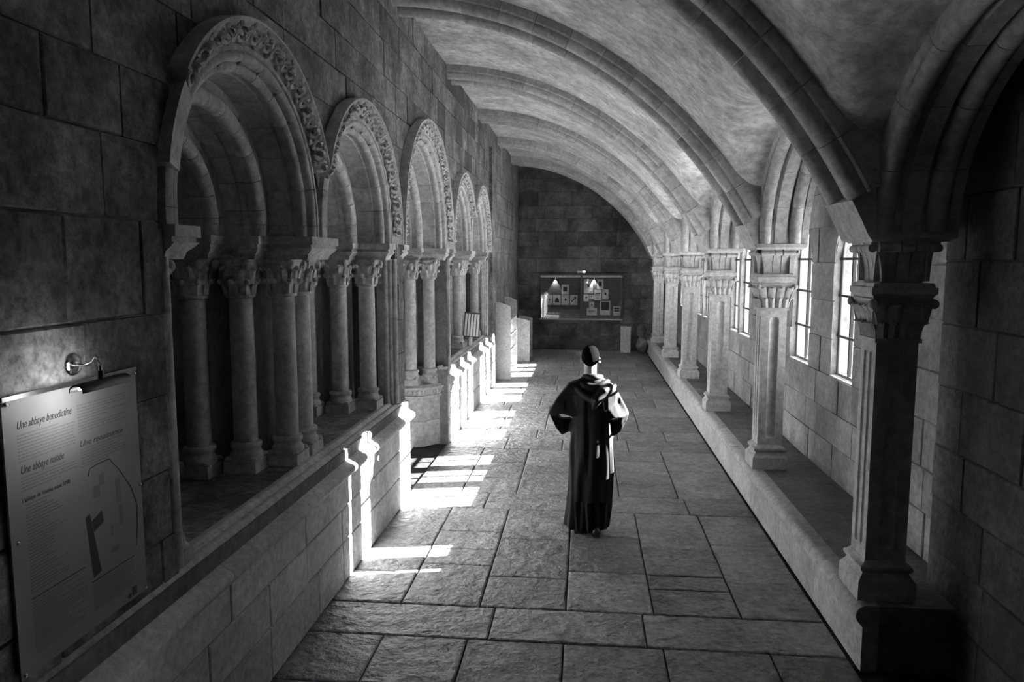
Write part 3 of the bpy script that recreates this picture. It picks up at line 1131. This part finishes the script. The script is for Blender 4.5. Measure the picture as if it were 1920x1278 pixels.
# upper tier: block with curved brackets on the sides
m = MB()
m.box(-.125, .125, -.125, .125, 2.465, 2.72)
brk = [(0, 0)] + [(.135 * (1 - cos(pi / 2 * k / 8)) + .0, .235 * sin(pi / 2 * k / 8)) for k in range(1, 9)]
for face in range(4):
    ca, sa = cos(face * pi / 2), sin(face * pi / 2)

    def put(u, d, z): return (u * ca + d * sa, u * sa - d * ca, z)
    for (c, wd) in ((-.105, .060), (.0, .036), (.105, .060)):
        pr = [(.12, 2.475)]
        for k in range(9):
            a = pi / 2 * k / 8
            pr.append((.130 + .072 * (1 - cos(a)), 2.475 + .215 * sin(a)))
        pr += [(.202, 2.72), (.12, 2.72)]
        m.rings([[put(c - wd, p[0], p[1]) for p in pr], [put(c + wd, p[0], p[1]) for p in pr]])
        m.tube([put(c - wd, .192, 2.678), put(c + wd, .192, 2.678)], .026, 10)
UTI = m.mesh('upper_bracket_block'); UTI.materials.append(M['pier']); UTI.shade_smooth(); UTI.set_sharp_from_angle(angle=math.radians(40))
# upper abacus
m = MB()
m.frustum((-.21, .23, -.21, .21), 2.715, (-.235, .265, -.235, .235), 2.735)
m.box(-.235, .265, -.235, .235, 2.735, ZA)
UAB = m.mesh('upper_abacus'); UAB.materials.append(M['pier'])
pier_lab = {1: 'pier standing beside the camera', 2: 'big shadowed foreground pier at the right, black on its near face',
            3: 'fluted square pier second from the camera, tallest one fully in view', 4: 'third fluted square pier from the camera',
            5: 'fourth fluted square pier from the camera', 6: 'fifth fluted square pier from the camera', 7: 'last dim pier next to the end wall'}
XP = 1.932
for i, y in enumerate(PY):
    if i < 2: continue
    root = tag(empty('fluted_pier', (XP, y, 0)), pier_lab[i], 'pier', 'fluted piers along the bench')
    for nm, me in (('plinth', PLB), ('base_moulding', BSM), ('shaft', SHAFT), ('lower_capital', LCAP), ('lower_abacus', LAB),
                   ('upper_bracket_block', UTI), ('upper_abacus', UAB)):
        link(nm, me, None, root)
    # springer stone under the rib and arcade arches
    MB().frustum((-.14, .26, -.22, .22), ZA, (-.1, .26, -.2, .2), ZA + .3).obj('springer', M['rib'], root)

#DETAILS

# ------------------------------------------------------------------ details: sculpting helper
def remeshed(mb, voxel, smooth=4, name='form'):
    me = mb.mesh(name + '_raw')
    o = bpy.data.objects.new(name + '_raw', me); COL.objects.link(o)
    md = o.modifiers.new('r', 'REMESH'); md.mode = 'VOXEL'; md.voxel_size = voxel
    sm = o.modifiers.new('s', 'SMOOTH'); sm.factor = .5; sm.iterations = smooth
    dg = bpy.context.evaluated_depsgraph_get()
    out = bpy.data.meshes.new_from_object(o.evaluated_get(dg))
    bpy.data.objects.remove(o); bpy.data.meshes.remove(me)
    out.name = name
    out.materials.clear()
    return out


# ------------------------------------------------------------------ the monk
PX, PYM = .08, 6.95
per = tag(empty('person', (PX, PYM, 0)), 'person in a long black hooded habit seen from behind, elbows out, walking away', 'person')


def loft(m, secs, n=40):
    R = []
    for (z, cx, cy, rx, ry) in secs:
        R.append([(cx + rx * cos(2 * pi * k / n), cy + ry * sin(2 * pi * k / n), z) for k in range(n)])
    m.rings(R)


m = MB()
loft(m, [(.035, -.045, .02, .20, .18), (.2, -.03, .01, .20, .17), (.45, -.015, .0, .198, .165), (.62, -.01, .0, .205, .17),
         (.85, -.01, .0, .205, .165), (1.0, -.005, .0, .195, .145), (1.12, .0, .0, .185, .13), (1.25, .005, -.005, .205, .135),
         (1.36, .01, -.012, .225, .132), (1.42, .01, -.012, .20, .118), (1.48, .0, -.01, .13, .095), (1.53, -.01, -.005, .075, .075)])
def cloth_prism(poly):
    """poly of (x, z, y centre, half thickness)"""
    m.rings([[(p[0], p[2] - p[3], p[1]) for p in poly], [(p[0], p[2] + p[3], p[1]) for p in poly]])


# left arm: sleeve falls straight from shoulder to elbow, then wide to the hip
cloth_prism([(.0, 1.475, -.02, .07), (-.12, 1.485, -.015, .07), (-.225, 1.45, -.015, .075), (-.335, 1.31, -.02, .07), (-.418, 1.17, -.03, .045), (-.36, 1.135, -.025, .06), (-.285, 1.16, -.015, .07), (-.19, 1.13, -.01, .08), (.0, 1.2, -.01, .08)])
cloth_prism([(-.418, 1.17, -.03, .045), (-.35, 1.02, .02, .06), (-.292, .932, .06, .05), (-.235, .955, .09, .06), (-.17, 1.0, .10, .065), (-.17, 1.06, .10, .06), (-.215, 1.09, .085, .06), (-.29, 1.09, .05, .06), (-.34, 1.14, .0, .06)])
# right arm
cloth_prism([(.0, 1.475, -.02, .07), (.11, 1.475, -.02, .085), (.195, 1.435, .03, .05), (.275, 1.30, .045, .045), (.348, 1.165, .03, .035), (.30, 1.125, .01, .055), (.205, 1.13, -.02, .08), (.15, 1.11, -.01, .08), (.0, 1.2, -.01, .08)])
cloth_prism([(.348, 1.165, .03, .035), (.335, 1.11, .02, .045), (.268, .985, .04, .06), (.19, .915, .075, .05), (.14, .96, .10, .06), (.13, 1.06, .11, .06), (.19, 1.075, .08, .06), (.27, 1.11, .02, .06)])
robe = remeshed(m, .010, 7, 'habit')
for v in robe.vertices:
    x, y, z = v.co
    th = math.atan2(y, x + .01)
    if abs(x) < .26 and z < 1.35:
        a = .014 * min(1, max(0, (1.12 - z) / .8)) + .004
        d = a * (sin(11 * th + 2.5 * sin(3 * z)) + .6 * sin(19 * th + 1.3 + 4 * z))
        if abs(x) < .2 and z > 1.05: d *= .5
        r = sqrt(x * x + y * y) + 1e-6
        v.co.x += d * x / r; v.co.y += d * y / r
    elif z < 1.4:
        v.co.y += .006 * sin(26 * z + 8 * x)
robe.materials.append(M['cloth'])
link('habit', robe, None, per, 80)
# back panel of the scapular hanging from the shoulders
rows = []
for i in range(40):
    t = i / 39; z = 1.40 - 1.06 * t
    row = []
    for k in range(13):
        u = -1 + 2 * k / 12
        hw_ = .13 + .045 * t
        x = u * hw_ + .01
        ry = .150 + .03 * max(0, min(1, (1.1 - z) / .3)) - (.012 if z > 1.2 else 0)
        y = -ry * sqrt(max(0, 1 - (u * .66) ** 2)) - .018 - .013 * sin(8 * u + 2.2 * t + .5 * sin(9 * t)) * (.25 + t) - .006 * sin(15 * u - 6 * t)
        row.append((x, y, z))
    rows.append(row)
m = MB(); m.rings(rows, False, False)
m.rings([[(p[0], p[1] + .006, p[2]) for p in r] for r in rows], False, False)
m.obj('scapular', M['cloth'], per, 80)
# hood lying on the shoulders: folded cowl with deep creases
m = MB()
for k, (dz, ry, rr, dr) in enumerate(((1.515, .085, .034, 0), (1.475, .125, .046, .02), (1.43, .16, .048, .05))):
    pts = []
    for i in range(21):
        a = pi * (1 + i / 20) if k else pi * (.9 + 1.2 * i / 20)
        drop = .055 * k * max(0, -sin(a)) ** 3
        pts.append(((.085 + .055 * k) * cos(a) + .0 + .008 * k, (ry * .9) * sin(a) + .005, dz - drop))
    m.tube(pts, [rr * (.28 + .72 * sin(pi * i / 20)) for i in range(21)], 12)
m.tube([(.17, -.10, 1.45), (.10, -.155, 1.40), (.03, -.175, 1.31), (.0, -.17, 1.22)], [.03, .05, .05, .012], 12)
hood = remeshed(m, .009, 3, 'hood')
for v in hood.vertices:
    x, y, z = v.co
    v.co.y -= .005 * sin(34 * (z + .55 * x)) * max(0, min(1, -y * 14))
hood.materials.append(M['cloth2'])
link('hood', hood, None, per, 80)
# wind-lifted edge of the skirt
rows = []
for i in range(12):
    t = i / 11
    z = .50 - .34 * t
    rows.append([(-.185 - .055 * sin(pi * t) * q + .0 * q, .02 - .05 * q + .02 * sin(5 * t), z - .03 * q) for q in (0, .35, .7, 1)])
m = MB(); m.rings(rows, False, False)
m.rings([[(p[0] + .004, p[1] + .004, p[2]) for p in r] for r in rows], False, False)
m.obj('skirt_edge', M['cloth'], per, 80)
# head: skull, jaw, neck, ears, nose
hx, hy, hz = -.025, .0, 1.685
m = MB()
m.ell((hx, hy - .005, hz + .015), (.078, .098, .105), 24, 16)
m.ell((hx, hy + .035, hz - .06), (.058, .06, .065), 18, 10)
m.tube([(hx, -.015, 1.44), (hx, -.012, 1.55), (hx, -.002, 1.64)], [.066, .060, .060], 18)
m.ell((hx, hy + .098, hz - .012), (.014, .018, .026), 10, 6)
m.ell((hx, hy + .088, hz + .022), (.05, .014, .012), 12, 6)
for s in (-1, 1):
    m.ell((hx + s * .086, hy - .002, hz - .015), (.011, .020, .033), 12, 8, Euler((0, s * -.22, s * .35)).to_matrix())
    m.ell((hx + s * .030, hy + .086, hz - .048), (.018, .012, .008), 8, 5)
head = remeshed(m, .006, 3, 'head')
head.materials.append(M['skin'])
ho = link('head', head, None, per, 80)
for s in (-1, 1):
    MB().ell((hx + s * .032, hy + .089, hz + .003), (.012, .008, .007), 10, 6).obj('eye', M['darkmetal'], ho, 80)
MB().ell((hx, hy + .092, hz - .062), (.022, .006, .005), 10, 5).obj('mouth', M['inkgrey'], ho, 80)
# cropped hair: cap over crown and back of the head
m = MB(); R = []
for i in range(13):
    t = i / 12; el = pi / 2 - t * 2.02
    ring = []
    for k in range(32):
        a = 2 * pi * k / 32
        back = max(0, -sin(a)); front = max(0, sin(a))
        e2 = pi / 2 - t * (1.62 + .80 * back - .52 * front)
        ring.append((hx + .086 * cos(e2) * cos(a), hy - .007 + .106 * cos(e2) * sin(a), hz + .0155 + .113 * sin(e2)))
    R.append(ring)
m.rings(R, True, False)
m.obj('cropped_hair', M['hair'], ho, 80)


def hand(s):
    m = MB()
    w_ = Vector((s * .215, .125, .985)); c = Vector((s * .165, .160, .955))
    m.tube([w_, (w_ + c) / 2, c, c + Vector((-s * .03, .012, -.01))], [.027, .032, .036, .026], 12)
    for j, (L_, off) in enumerate(((.068, .030), (.076, .010), (.070, -.010), (.056, -.028))):
        b0 = c + Vector((-s * .022, .012, off * .9 - .005))
        m.tube([b0, b0 + Vector((-s * .4 * L_, .010, -.006)), b0 + Vector((-s * .75 * L_, .006, -.014)), b0 + Vector((-s * L_, -.010, -.02))], [.0095, .009, .0085, .007], 8)
    tb_ = c + Vector((s * .02, .02, .024))
    m.tube([tb_, tb_ + Vector((-s * .022, .016, .018)), tb_ + Vector((-s * .048, .014, .024))], [.011, .0105, .008], 8)
    me = remeshed(m, .0045, 2, 'hand'); me.materials.append(M['skin'])
    link('hand', me, None, per, 80)


hand(-1); hand(1)
for s, dy, dz in ((-1, .03, 0), (1, -.07, .0)):
    m = MB()
    x = -.04 + s * .085
    R = []
    for (y, wv, hh) in ((-.13, .028, .05), (-.115, .036, .075), (-.06, .040, .085), (0, .042, .07), (.06, .048, .055), (.11, .044, .045), (.14, .025, .03)):
        ring = []
        for k in range(14):
            a = 2 * pi * k / 14
            ring.append((x + wv * cos(a), y + dy, max(.012, hh * (.5 + .5 * sin(a)) + .012)))
        R.append(ring)
    m.rings(R)
    sh = m.obj('shoe', M['leather'], per, 60)
    m = MB(); R = []
    for (y, wv) in ((-.135, .03), (-.11, .04), (0, .045), (.07, .05), (.12, .045), (.145, .022)):
        R.append([(x - wv, y + dy, 0), (x + wv, y + dy, 0), (x + wv, y + dy, .016), (x - wv, y + dy, .016)])
    m.rings(R); m.obj('sole', M['darkmetal'], sh)

# ------------------------------------------------------------------ information panel and its lamp
XPN = XL + .012
pan = tag(empty('information_panel', (XPN, 2.605, 1.145)), 'printed information panel about the abbey on the near left wall', 'panel')
PW0, PW1, PH0, PH1 = 2.235, 2.975, 1.145, 2.134


def prel(o): return relative(o, pan)


prel(MB().box(XPN, XPN + .008, PW0, PW1, PH0, PH1).obj('board', M['panel'], pan))
for y, z in ((2.25, 1.16), (2.262, 1.633), (2.25, 2.12), (2.962, 1.628), (2.962, 2.12), (2.962, 1.16)):
    prel(MB().ell((XPN + .012, y, z), (.006, .008, .008), 10, 6).obj('fixing_screw', M['chrome'], pan, 60))
XT = XPN + .0088


def words_obj(txt, y, z, size, shear=.35, name='heading'):
    c = bpy.data.curves.new('t', 'FONT'); c.body = txt; c.size = size; c.shear = shear; c.extrude = .0003
    o = bpy.data.objects.new('t', c); COL.objects.link(o)
    dg = bpy.context.evaluated_depsgraph_get()
    me = bpy.data.meshes.new_from_object(o.evaluated_get(dg)); bpy.data.objects.remove(o)
    # text x -> world +Y, text y -> world Z, facing +X
    for v in me.vertices:
        a, b_, c_ = v.co
        v.co = (XT + c_, y + a, z + b_)
    me.materials.clear(); me.materials.append(M['ink'])
    ob = link(name, me, None, pan); prel(ob)
    return ob


def fit_words(txt, y0, y1, z, size, **k):
    ob = words_obj(txt, 0, z, size, **k)
    xs_ = [v.co.y for v in ob.data.vertices]; a, b_ = min(xs_), max(xs_)
    for v in ob.data.vertices: v.co.y = y0 + (v.co.y - a) / (b_ - a) * (y1 - y0)


fit_words('Une abbaye benedictine', 2.297, 2.568, 2.025, .040)
fit_words('Une abbaye ruin\u00e9e', 2.301, 2.512, 1.866, .040)
fit_words('Une renaissance', 2.603, 2.868, 1.885, .034)
fit_words("L'abbaye de V\u00e9zelay avant 1790", 2.297, 2.534, 1.765, .021, shear=0, name='caption')
# body copy too small to read: broken rules
rb = random.Random(3)
m = MB()


def rules(y0, y1, ztop, zbot, step, h=.0042, short=.25):
    z = ztop
    while z > zbot:
        y = y0; end = y1 if rb.random() > short else y0 + (y1 - y0) * rb.uniform(.45, .9)
        while y < end - .008:
            l = rb.uniform(.008, .032); l = min(l, end - y)
            m.box(XT - .0002, XT + .0004, y, y + l, z, z + h)
            y += l + .0045
        z -= step


rules(2.295, 2.58, 2.000, 1.905, .0115); rules(2.60, 2.90, 2.045, 1.93, .0115)
rules(2.30, 2.58, 1.85, 1.80, .0115); rules(2.605, 2.88, 1.872, 1.80, .0115)
rules(2.31, 2.50, 1.75, 1.43, .0118, short=.8); rules(2.31, 2.59, 1.395, 1.20, .0105); rules(2.625, 2.895, 1.315, 1.20, .0105)
bt = prel(m.obj('body_text', M['inkgrey'], pan)); bt['kind'] = 'stuff'
m = MB()
m.box(XT, XT + .0005, 2.308, 2.587, 1.409, 1.413); m.box(XT, XT + .0005, 2.621, 2.895, 1.329, 1.333)
prel(m.obj('rule', M['ink'], pan))
mp = [(2.636, 1.761), (2.647, 1.786), (2.69, 1.793), (2.767, 1.795), (2.826, 1.735), (2.86, 1.69), (2.902, 1.632), (2.934, 1.545), (2.928, 1.45), (2.914, 1.368)]
m = MB().tube([(XT, y, z) for y, z in mp], .0022, 4)
prel(m.obj('map_outline', M['ink'], pan))
m = MB()
for pts in ([(2.605, 1.60), (2.632, 1.612), (2.682, 1.355), (2.632, 1.345)], [(2.64, 1.575), (2.705, 1.60), (2.712, 1.55), (2.65, 1.528)]):
    m.add([(XT + .0003, a, b_) for a, b_ in pts], [(0, 1, 2, 3)])
prel(m.obj('church_plan', M['ink'], pan))
for (a, b_, c_, d_) in ((2.66, 2.70, 1.66, 1.71), (2.70, 2.73, 1.70, 1.75), (2.80, 2.83, 1.60, 1.70), (2.81, 2.835, 1.50, 1.585), (2.755, 2.765, 1.47, 1.52), (2.745, 2.80, 1.40, 1.425)):
    prel(MB().box(XT, XT + .0004, a, b_, c_, d_).obj('map_block', M['inkgrey'], pan))
m = MB(); m.box(XT, XT + .0005, 2.84, 2.862, 1.16, 1.18); m.box(XT, XT + .0005, 2.868, 2.884, 1.16, 1.2); m.box(XT, XT + .0005, 2.888, 2.90, 1.16, 1.195)
prel(m.obj('logo', M['ink'], pan))
m = MB().box(XPN, XPN + .014, PW0, PW1, PH1 - .004, PH1 + .012)
prel(m.obj('top_edge', M['darkmetal'], pan))

lamp = tag(empty('picture_lamp', (XL, 2.61, 2.206)), 'polished picture lamp on a curved arm above the information panel', 'lamp')


def lrel(o): return relative(o, lamp)


R = []
for (d, r) in ((0, .042), (.008, .045), (.016, .040), (.022, .026), (.026, .006)):
    R.append([(XL + d, 2.61 + r * cos(2 * pi * k / 24), 2.206 + r * .95 * sin(2 * pi * k / 24)) for k in range(24)])
lrel(MB().rings(R).obj('wall_plate', M['chrome'], lamp, 40))
arm = [(XL + .02, 2.61, 2.206), (XL + .06, 2.605, 2.205), (XL + .11, 2.58, 2.222), (XL + .16, 2.53, 2.25), (XL + .195, 2.495, 2.246), (XL + .205, 2.485, 2.222), (XL + .205, 2.484, 2.18)]
lrel(MB().tube(arm, .006, 10).obj('arm', M['chrome'], lamp, 60))
lrel(MB().tube([(XL + .205, 2.484, 2.205), (XL + .205, 2.484, 2.172)], .011, 10).obj('knuckle', M['darkmetal'], lamp, 60))
R = []
for y in (2.352, 2.36, 2.62, 2.628):
    e = .9 if y in (2.352, 2.628) else 1
    ring = []
    for k in range(13):
        a = pi * (-.08 + 1.16 * k / 12)
        ring.append((XL + .205 + .030 * e * cos(a), y, 2.150 + .026 * e * sin(a)))
    for k in range(12, -1, -1):
        a = pi * (-.08 + 1.16 * k / 12)
        ring.append((XL + .205 + .026 * e * cos(a), y, 2.148 + .022 * e * sin(a)))
    R.append(ring)
lrel(MB().rings(R).obj('shade', M['darkmetal'], lamp, 40))
lrel(MB().tube([(XL + .203, 2.372, 2.156), (XL + .203, 2.608, 2.156)], .006, 8).obj('tube_bulb', M['bulb'], lamp))
al = bpy.data.lights.new('picture_lamp_light', 'AREA'); al.shape = 'RECTANGLE'; al.size = .05; al.size_y = .24; al.energy = .75
ao = bpy.data.objects.new('picture_lamp_light', al); COL.objects.link(ao); ao.parent = lamp
ao.location = (.195, -.12, -.066); ao.rotation_euler = Vector((-1, 0, -.18)).to_track_quat('-Z', 'Y').to_euler()

# ------------------------------------------------------------------ notice board case on the end wall
YB = YE - .10
nb = tag(empty('notice_board', (-.12, YE - .01, .92)), 'wide glazed notice board case hung on the dark end wall', 'notice board')


def nrel(o): return relative(o, nb)


BX0, BX1, BZ0, BZ1 = -1.31, 1.065, .925, 2.185
nrel(MB().box(BX0, BX1, YE - .06, YE - .014, BZ0, BZ1).obj('felt_back', M['felt'], nb))
nrel(MB().box(BX0 - .03, BX1 + .03, YB - .02, YE - .014, BZ1, BZ1 + .05).obj('cornice', M['wooddark'], nb))
for (a, b_, c_, d_, nm) in ((BX0 - .02, BX0 + .02, BZ0, BZ1, 'stile'), (BX1 - .02, BX1 + .02, BZ0, BZ1, 'stile'), (-.145, -.085, BZ0, BZ1, 'stile'),
                            (BX0 - .02, BX1 + .02, BZ0 - .035, BZ0 + .005, 'rail'), (BX0 - .02, BX1 + .02, BZ1 - .06, BZ1, 'rail')):
    nrel(MB().box(a, b_, YB, YE - .014, c_, d_).obj(nm, M['wood' if nm == 'rail' else 'wooddark'], nb))
for (a, b_) in ((BX0 + .02, -.145), (-.085, BX1 - .02)):
    nrel(MB().box(a, b_, YB + .012, YB + .017, BZ0 + .005, BZ1 - .06).obj('glass_pane', M['caseglass'], nb))
for x in (-.874, .251):
    nrel(MB().lathe([(.03, 2.085), (.03, 2.125)], (x, YE - .075), 12).obj('case_lamp', M['chrome'], nb, 50))
    sp = bpy.data.lights.new('case_lamp_light', 'SPOT'); sp.energy = 14; sp.spot_size = 1.25; sp.spot_blend = .35; sp.shadow_soft_size = .012
    so2 = bpy.data.objects.new('case_lamp_light', sp); COL.objects.link(so2); so2.parent = nb
    so2.location = Vector((x, YE - .085, 2.08)) - nb.location
    so2.rotation_euler = Vector((0, .10, -1)).to_track_quat('-Z', 'Y').to_euler()
papers = [
    ((-.688, -.475, 1.635, 1.917), 'framed print pinned alone in the upper row of the left case', 'dark'),
    ((-1.137, -.953, 1.319, 1.61), 'leftmost sheet of the lower row in the left case', 'small'),
    ((-.933, -.713, 1.32, 1.611), 'sheet with an arched picture, second in the lower left row', 'big'),
    ((-.686, -.465, 1.322, 1.612), 'sheet with a small dark square, third in the lower left row', 'small'),
    ((-.439, -.226, 1.323, 1.613), 'rightmost sheet with a diagonal mark in the lower left row', 'diag'),
    ((-.045, .219, 1.667, 2.071), 'tall sheet in the top left corner of the right case', 'small'),
    ((.343, .52, 1.784, 2.072), 'sheet with a dark picture right of the right case lamp', 'dark'),
    ((-.048, .099, 1.434, 1.636), 'small sheet beside the middle post of the case', 'small'),
    ((.111, .25, 1.507, 1.623), 'tiny slip between two larger sheets in the right case', 'line'),
    ((.258, .466, 1.465, 1.768), 'pale sheet with two text lines in the middle of the right case', 'line'),
    ((.491, .672, 1.495, 1.784), 'sheet with two dark corner pictures in the right case', 'small'),
    ((.685, .983, 1.468, 2.073), 'large grey poster in the upper right of the case', 'none'),
    ((.113, .26, 1.235, 1.42), 'small pale card above the wide sheet in the right case', 'small'),
    ((.05, .342, 1.028, 1.23), 'wide pale sheet at the foot of the right case', 'line'),
    ((.431, .724, 1.038, 1.443), 'poster with a large black photograph in the right case', 'photo'),
    ((.814, 1.019, 1.018, 1.293), 'sheet with two bold headings in the bottom right corner', 'bold')]
for (a, b_, c_, d_), lab, kind in papers:
    y = YE - .061
    root = tag(empty('pinned_sheet', ((a + b_) / 2, y, c_)), lab, 'paper', 'sheets in the notice board')
    w2, hh = (b_ - a) / 2, d_ - c_
    MB().box(-w2, w2, -.002, 0, 0, hh).obj('sheet', M['felt' if kind == 'none' else 'paper'], root)
    mk = MB(); q = -.0028
    def blk(x0, x1, z0, z1): mk.box(w2 * x0, w2 * x1, q, -.0019, hh * z0, hh * z1)
    if kind == 'dark': blk(-.55, .5, .3, .75)
    elif kind == 'big':
        blk(-.5, .6, .25, .55); blk(-.35, .45, .55, .66); blk(-.15, .25, .66, .74)
    elif kind == 'small': blk(-.2, .3, .42, .66); blk(.5, .75, .08, .14); blk(-.8, -.3, .85, .89)
    elif kind == 'diag': blk(-.6, -.25, .35, .5); blk(-.25, .15, .48, .62); blk(.15, .65, .6, .85)
    elif kind == 'line': blk(-.7, .7, .62, .70); blk(-.7, .6, .46, .54); blk(-.6, .3, .2, .24)
    elif kind == 'photo': blk(-.82, .82, .34, .93)
    elif kind == 'bold': blk(-.75, .75, .68, .84); blk(-.75, .75, .44, .60); blk(.4, .7, .1, .18)
    elif kind == 'none': blk(-.9, .9, .0, .012); blk(-.6, .6, .9, .91)
    mk.obj('print', M['ink'], root)
em = tag(empty('emergency_light', (-.12, YE - .03, 2.24)), 'small emergency light unit above the notice board', 'light')
MB().box(-.12, .12, -.05, .02, .02, .075).obj('housing', M['white'], em)
MB().box(-.10, -.07, -.04, .01, -.02, .02).obj('bracket', M['white'], em)
MB().box(.07, .10, -.04, .01, -.02, .02).obj('bracket', M['white'], em)
MB().box(.05, .12, -.055, -.048, .03, .07).obj('lens', M['bulb'], em)

# white plinth block and rough stones by the end wall
wb = tag(empty('display_plinth', (1.165, 21.25, 0)), 'plain grey-white plinth block under the right end of the notice board', 'plinth')
MB().box(-.14, .14, -.14, .14, 0, .72).obj('body', M['wood'], wb)
MB().box(-.145, .145, -.145, .145, .72, .745).obj('top', M['wood'], wb)
rk = random.Random(12)
for i, (x, y, z, r, lab) in enumerate(((1.62, 20.85, .0, .26, 'rough dark carved stone lump on the floor by the end of the bench'),
                                       (1.58, 20.75, .45, .2, 'upper rough stone fragment balanced on the stone lump'))):
    m = MB().ell((0, 0, r), (r * .62, r * .6, r), 14, 9)
    for k in range(7): m.ell((rk.uniform(-.5, .5) * r, rk.uniform(-.5, .5) * r, r * rk.uniform(.5, 1.6)), (r * .3, r * .3, r * .3), 8, 5)
    me = remeshed(m, .03, 2, 'rough_stone')
    zmin = min(v.co.z for v in me.vertices)
    for v in me.vertices: v.co.z -= zmin
    me.materials.append(M['end'])
    o = link('rough_stone', me, None, None, 60, (x, y, z))
    tag(o, lab, 'stone', 'rough stones')

# ------------------------------------------------------------------ shelf units on the left beyond the arcade


def side_panel(root, x0, x1, y, h0, h1, nm='side_panel'):
    R = []
    n = 8
    prof = [(x0, 0), (x1, 0), (x1, h1)] + [(x0 + (x1 - x0) * (1 - k / n), h1 + (h0 - h1) * sin(pi / 2 * k / n)) for k in range(1, n + 1)]
    for yy in (y - .014, y + .014): R.append([(p[0], yy, p[1]) for p in prof])
    return relative(MB().rings(R).obj(nm, M['wood'], root), root)


XS0 = XL + .005
s1 = tag(empty('leaflet_shelf', (XS0, 16.8, 0)), 'tall pale display shelf with sloping tops against the left wall', 'shelf')
side_panel(s1, XS0, -1.615, 16.0, 1.70, 1.62); side_panel(s1, XS0, -1.64, 17.7, 1.75, 1.66)
relative(MB().box(XS0, XS0 + .02, 16.0, 17.7, .05, 1.6).obj('back', M['wooddark'], s1), s1)
shelves = [.12, .55, .92, 1.28]
for z in shelves:
    relative(MB().box(XS0 + .02, -1.66, 16.014, 17.686, z, z + .02).obj('shelf_board', M['wood'], s1), s1)
s2 = tag(empty('low_shelf', (XS0 + .15, 19.1, 0)), 'lower pale display cabinet with rounded top beyond the tall shelf', 'shelf')
side_panel(s2, -1.78, -1.42, 18.95, 1.13, 1.06); side_panel(s2, -1.78, -1.42, 19.9, 1.13, 1.06)
relative(MB().box(-1.78, -1.76, 18.95, 19.9, .05, 1.0).obj('back', M['wooddark'], s2), s2)
for z in (.1, .5, .85):
    relative(MB().box(-1.76, -1.45, 18.964, 19.886, z, z + .02).obj('shelf_board', M['wood'], s2), s2)
place = ['lowest', 'second', 'third', 'top']
for zi, z in enumerate(shelves):
    for k in range(5):
        y = 16.25 + .3 * k + random.uniform(-.02, .02)
        h = random.uniform(.20, .28)
        th = random.uniform(.012, .03)
        root = tag(empty('booklet', (-1.80, y, z + .02)), 'booklet on the %s board of the tall shelf, %s' % (place[zi], ['nearest the camera', 'second nearest the camera', 'in the middle of its row', 'second from the far end', 'at the far end'][k]), 'book', 'booklets on the tall shelf')
        MB().box(0, th, -.09, .09, 0, h).obj('cover', M['wooddark' if (k + zi) % 3 else 'ink'], root)
        MB().box(.003, th - .003, -.088, .088, .004, h + .002).obj('pages', M['paper'], root)
        root.rotation_euler = (0, -.38, 0)

# slatted board on the far sill
sb = tag(empty('slatted_board', (-1.985, 12.6, 1.125)), 'small tilted board with pale vertical slats standing on the far sill', 'board')
MB().box(-.135, .135, 0, .02, .16, .58).obj('backing', M['wooddark'], sb)
for k in range(5):
    x = -.105 + .0525 * k
    MB().box(x - .018, x + .018, -.014, 0, .175, .565).obj('slat', M['white'], sb)
MB().box(-.14, .14, -.016, .022, .575, .59).obj('frame_bar', M['wooddark'], sb)
MB().box(-.14, .14, -.016, .022, .15, .165).obj('frame_bar', M['wooddark'], sb)
MB().box(-.03, .03, -.02, .09, 0, .16).obj('foot', M['wood'], sb)
sb.rotation_euler = (-.16, .1, .25)

# carved base at the near foot of the first opening frame
jf = tag(empty('frame_foot', (XL, 3.33, 1.11)), 'small carved foot block at the near end of the first sill', 'block')
MB().box(-.12, .01, -.06, .06, 0, .07).obj('block', M['carve'], jf)
MB().lathe([(.05, .07), (.055, .09), (.04, .11), (.035, .15)], (-.04, 0), 14).obj('turned_stub', M['carve'], jf, 50)
